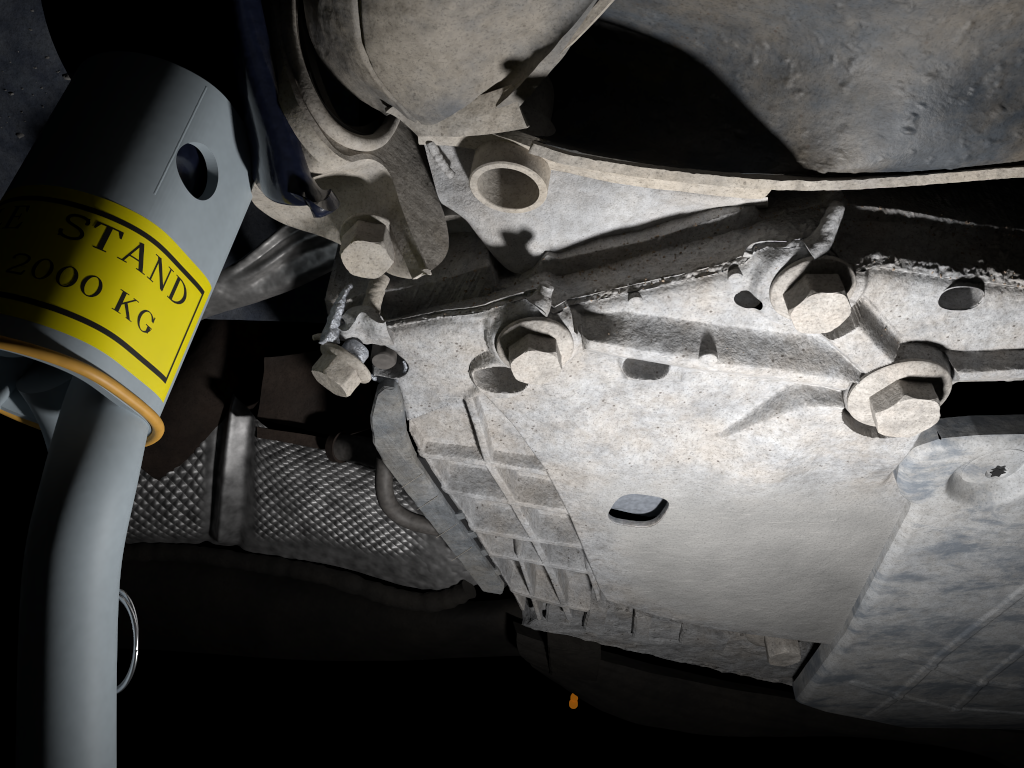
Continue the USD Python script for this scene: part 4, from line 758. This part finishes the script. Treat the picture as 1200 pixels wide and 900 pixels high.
def word(txt, s0, t0, hgt, gap=.02, wide=1.0):
    """letters from arc position s0, baseline t0."""
    x = s0
    for ch in txt:
        if ch == ' ': x += hgt * .45; continue
        g, w = GL[ch]; g = affinity.translate(affinity.scale(g, hgt * wide, hgt, origin=(0, 0)), x, t0); put('letter_' + ch.lower() if ch.isalpha() else 'digit_' + {'0': 'zero', '2': 'two'}[ch], wrapped(g, .00008), M['ink'], stk, True); x += (w + gap) * hgt * wide
    return x
ds = lambda deg: float(np.interp(math.radians(deg), th, arc))
word('STAND', ds(-26), tT - .37 * HS, .19 * HS, .06, .0072 / (.19 * HS) * 1.12)
word('AXLE', ds(-102), tT - .37 * HS, .19 * HS, .06, .0072 / (.19 * HS) * 1.10)
word('2000', ds(-40), tT - .71 * HS, .155 * HS, .04, .0064 / (.155 * HS) * 1.08)
word('KG', ds(11), tT - .71 * HS, .155 * HS, .04, .0064 / (.155 * HS) * 1.08)
word('T', ds(-76), tT - .71 * HS, .155 * HS, .04, .0064 / (.155 * HS) * 1.08)
# rubber band at the lower end of the tube
rb = thing('rubber_band', 'orange rubber band stretched round the lower end of the axle stand tube', 'rubber band', BOT)
a = np.linspace(-np.pi, np.pi, 160, endpoint=False)
rp = BOT + AXS * (.0005 + .0006 * np.sin(a * 2))[:, None] + section(a, .0009)
put('band', tube(np.vstack([rp, rp[:1]]), .0013, 14, cap=False), M['rubber'], rb)
# legs
leg1 = spl([BOT + AXS * .016 + rgt * .0140 + toc * .003, BOT + AXS * .002 + rgt * .0140 + toc * .003, PD(107, 560, .190), PD(89, 640, .190), PD(81, 740, .190), PD(79, 850, .189), PD(79, 1000, .187), PD(79, 1200, .185)], 120)
put('leg', tube(leg1, np.interp(np.linspace(0, 1, 120), [0, .12, .3, 1], [.0094, .0094, .0098, .0100]), 56), M['grey'], stn, label='bent front leg of grey tube')
leg2 = spl([BOT + AXS * .014 - rgt * .012 + toc * .002, PD(-6, 400, .204), PD(-41, 450, .204), PD(-150, 600, .205), PD(-300, 800, .205)], 60)
put('leg', tube(leg2, .0094, 40), M['grey'], stn, label='second leg at the far left')
leg3 = spl([BOT + AXS * .010 - toc * .012, PD(104, 560, .225), PD(86, 700, .240), PD(80, 900, .250)], 50)
put('leg', tube(leg3, .0085, 30), M['grey'], stn, label='rear leg hidden behind the front leg')
# saddle
G = surface(rows([(40, -80, 0.2360), (120, -80, 0.2260), (200, -80, 0.2140), (250, -80, 0.2020), (278, -80, 0.1972), (290, -80, 0.2000), (296, -80, 0.2049)],
                 [(48, 0, 0.2360), (120, 0, 0.2290), (200, 0, 0.2200), (258, 0, 0.2072), (284, 0, 0.2016), (297, 0, 0.2033), (301, 0, 0.2084)],
                 [(62, 50, 0.2370), (130, 42, 0.2320), (215, 62, 0.2260), (276, 82, 0.2114), (300, 86, 0.2050), (317, 84, 0.2058), (322, 80, 0.2103)],
                 [(80, 88, 0.2380), (150, 70, 0.2360), (238, 96, 0.2302), (296, 160, 0.2154), (318, 168, 0.2087), (338, 160, 0.2085), (346, 150, 0.2130)],
                 [(92, 108, 0.2400), (165, 92, 0.2390), (250, 118, 0.2320), (302, 205, 0.2193), (330, 226, 0.2115), (354, 222, 0.2115), (366, 206, 0.2155)],
                 [(96, 116, 0.2410), (170, 100, 0.2400), (258, 128, 0.2322), (306, 224, 0.2209), (345, 239, 0.2135), (376, 236, 0.2125), (388, 221, 0.2165)]), 110, 150)
put('saddle', sheet(G, .0035, .0002 * fb(G, 300, 3, 2)), M['navy'], stn)
# split ring behind the leg
rg = thing('split_ring', 'bright wire split ring sticking out behind the axle stand leg', 'ring', PD(134, 746, .20))
a = np.linspace(0, 4 * np.pi, 200); c = PD(134, 748, .20)
off = np.linspace(0, 1, 200)
rp = c + (np.cos(a) * (.0066 + .0012 * off))[:, None] * (CR * .93 + CB * .36) + (np.sin(a) * (.0118 - .0008 * off))[:, None] * (CU * .98 + CR * .05) + (off * .0022)[:, None] * (CB - CU * .6)
put('wire', tube(rp, .00055, 12), M['wire'], rg)

# ================================================================== loose grit on the ledges
gm = []
def crumb(p, r, q):
    s_ = trimesh.creation.icosphere(1, r); s_.vertices *= q.uniform(.6, 1.3, 3); s_.vertices += s_.vertices * (q.random((len(s_.vertices), 1)) - .5) * .6; s_.apply_translation(p); gm.append(s_)
q = np.random.default_rng(5)
for _ in range(700):                       # on the wall and its ledge
    j = int(q.integers(100, 699)); i = int(np.clip(q.normal(45, 4) if q.random() < .5 else q.uniform(3, 46), 0, 58)); crumb(WG[i, j], q.uniform(.12, .44) ** 1.0 / 1000, q)
for px0, px1, py0, py1, n in [(1035, 1095, 390, 428, 60), (700, 800, 385, 398, 30), (820, 980, 405, 428, 40), (905, 960, 318, 300, 40)]:
    for _ in range(n):
        u = q.random(); x, y = px0 + (px1 - px0) * u + q.normal(0, 4), py0 + (py1 - py0) * u + q.normal(0, 4); crumb(PH(x, y, field_h(x, y)), q.uniform(.12, .42) ** 1.5 / 1000 * 1.3, q)
g = put('mud_grit', trimesh.util.concatenate(gm), M['grit'], None); tag(g, 'crumbs of dried mud clinging to the upper ledges of the gearbox', 'mud', kind='stuff')
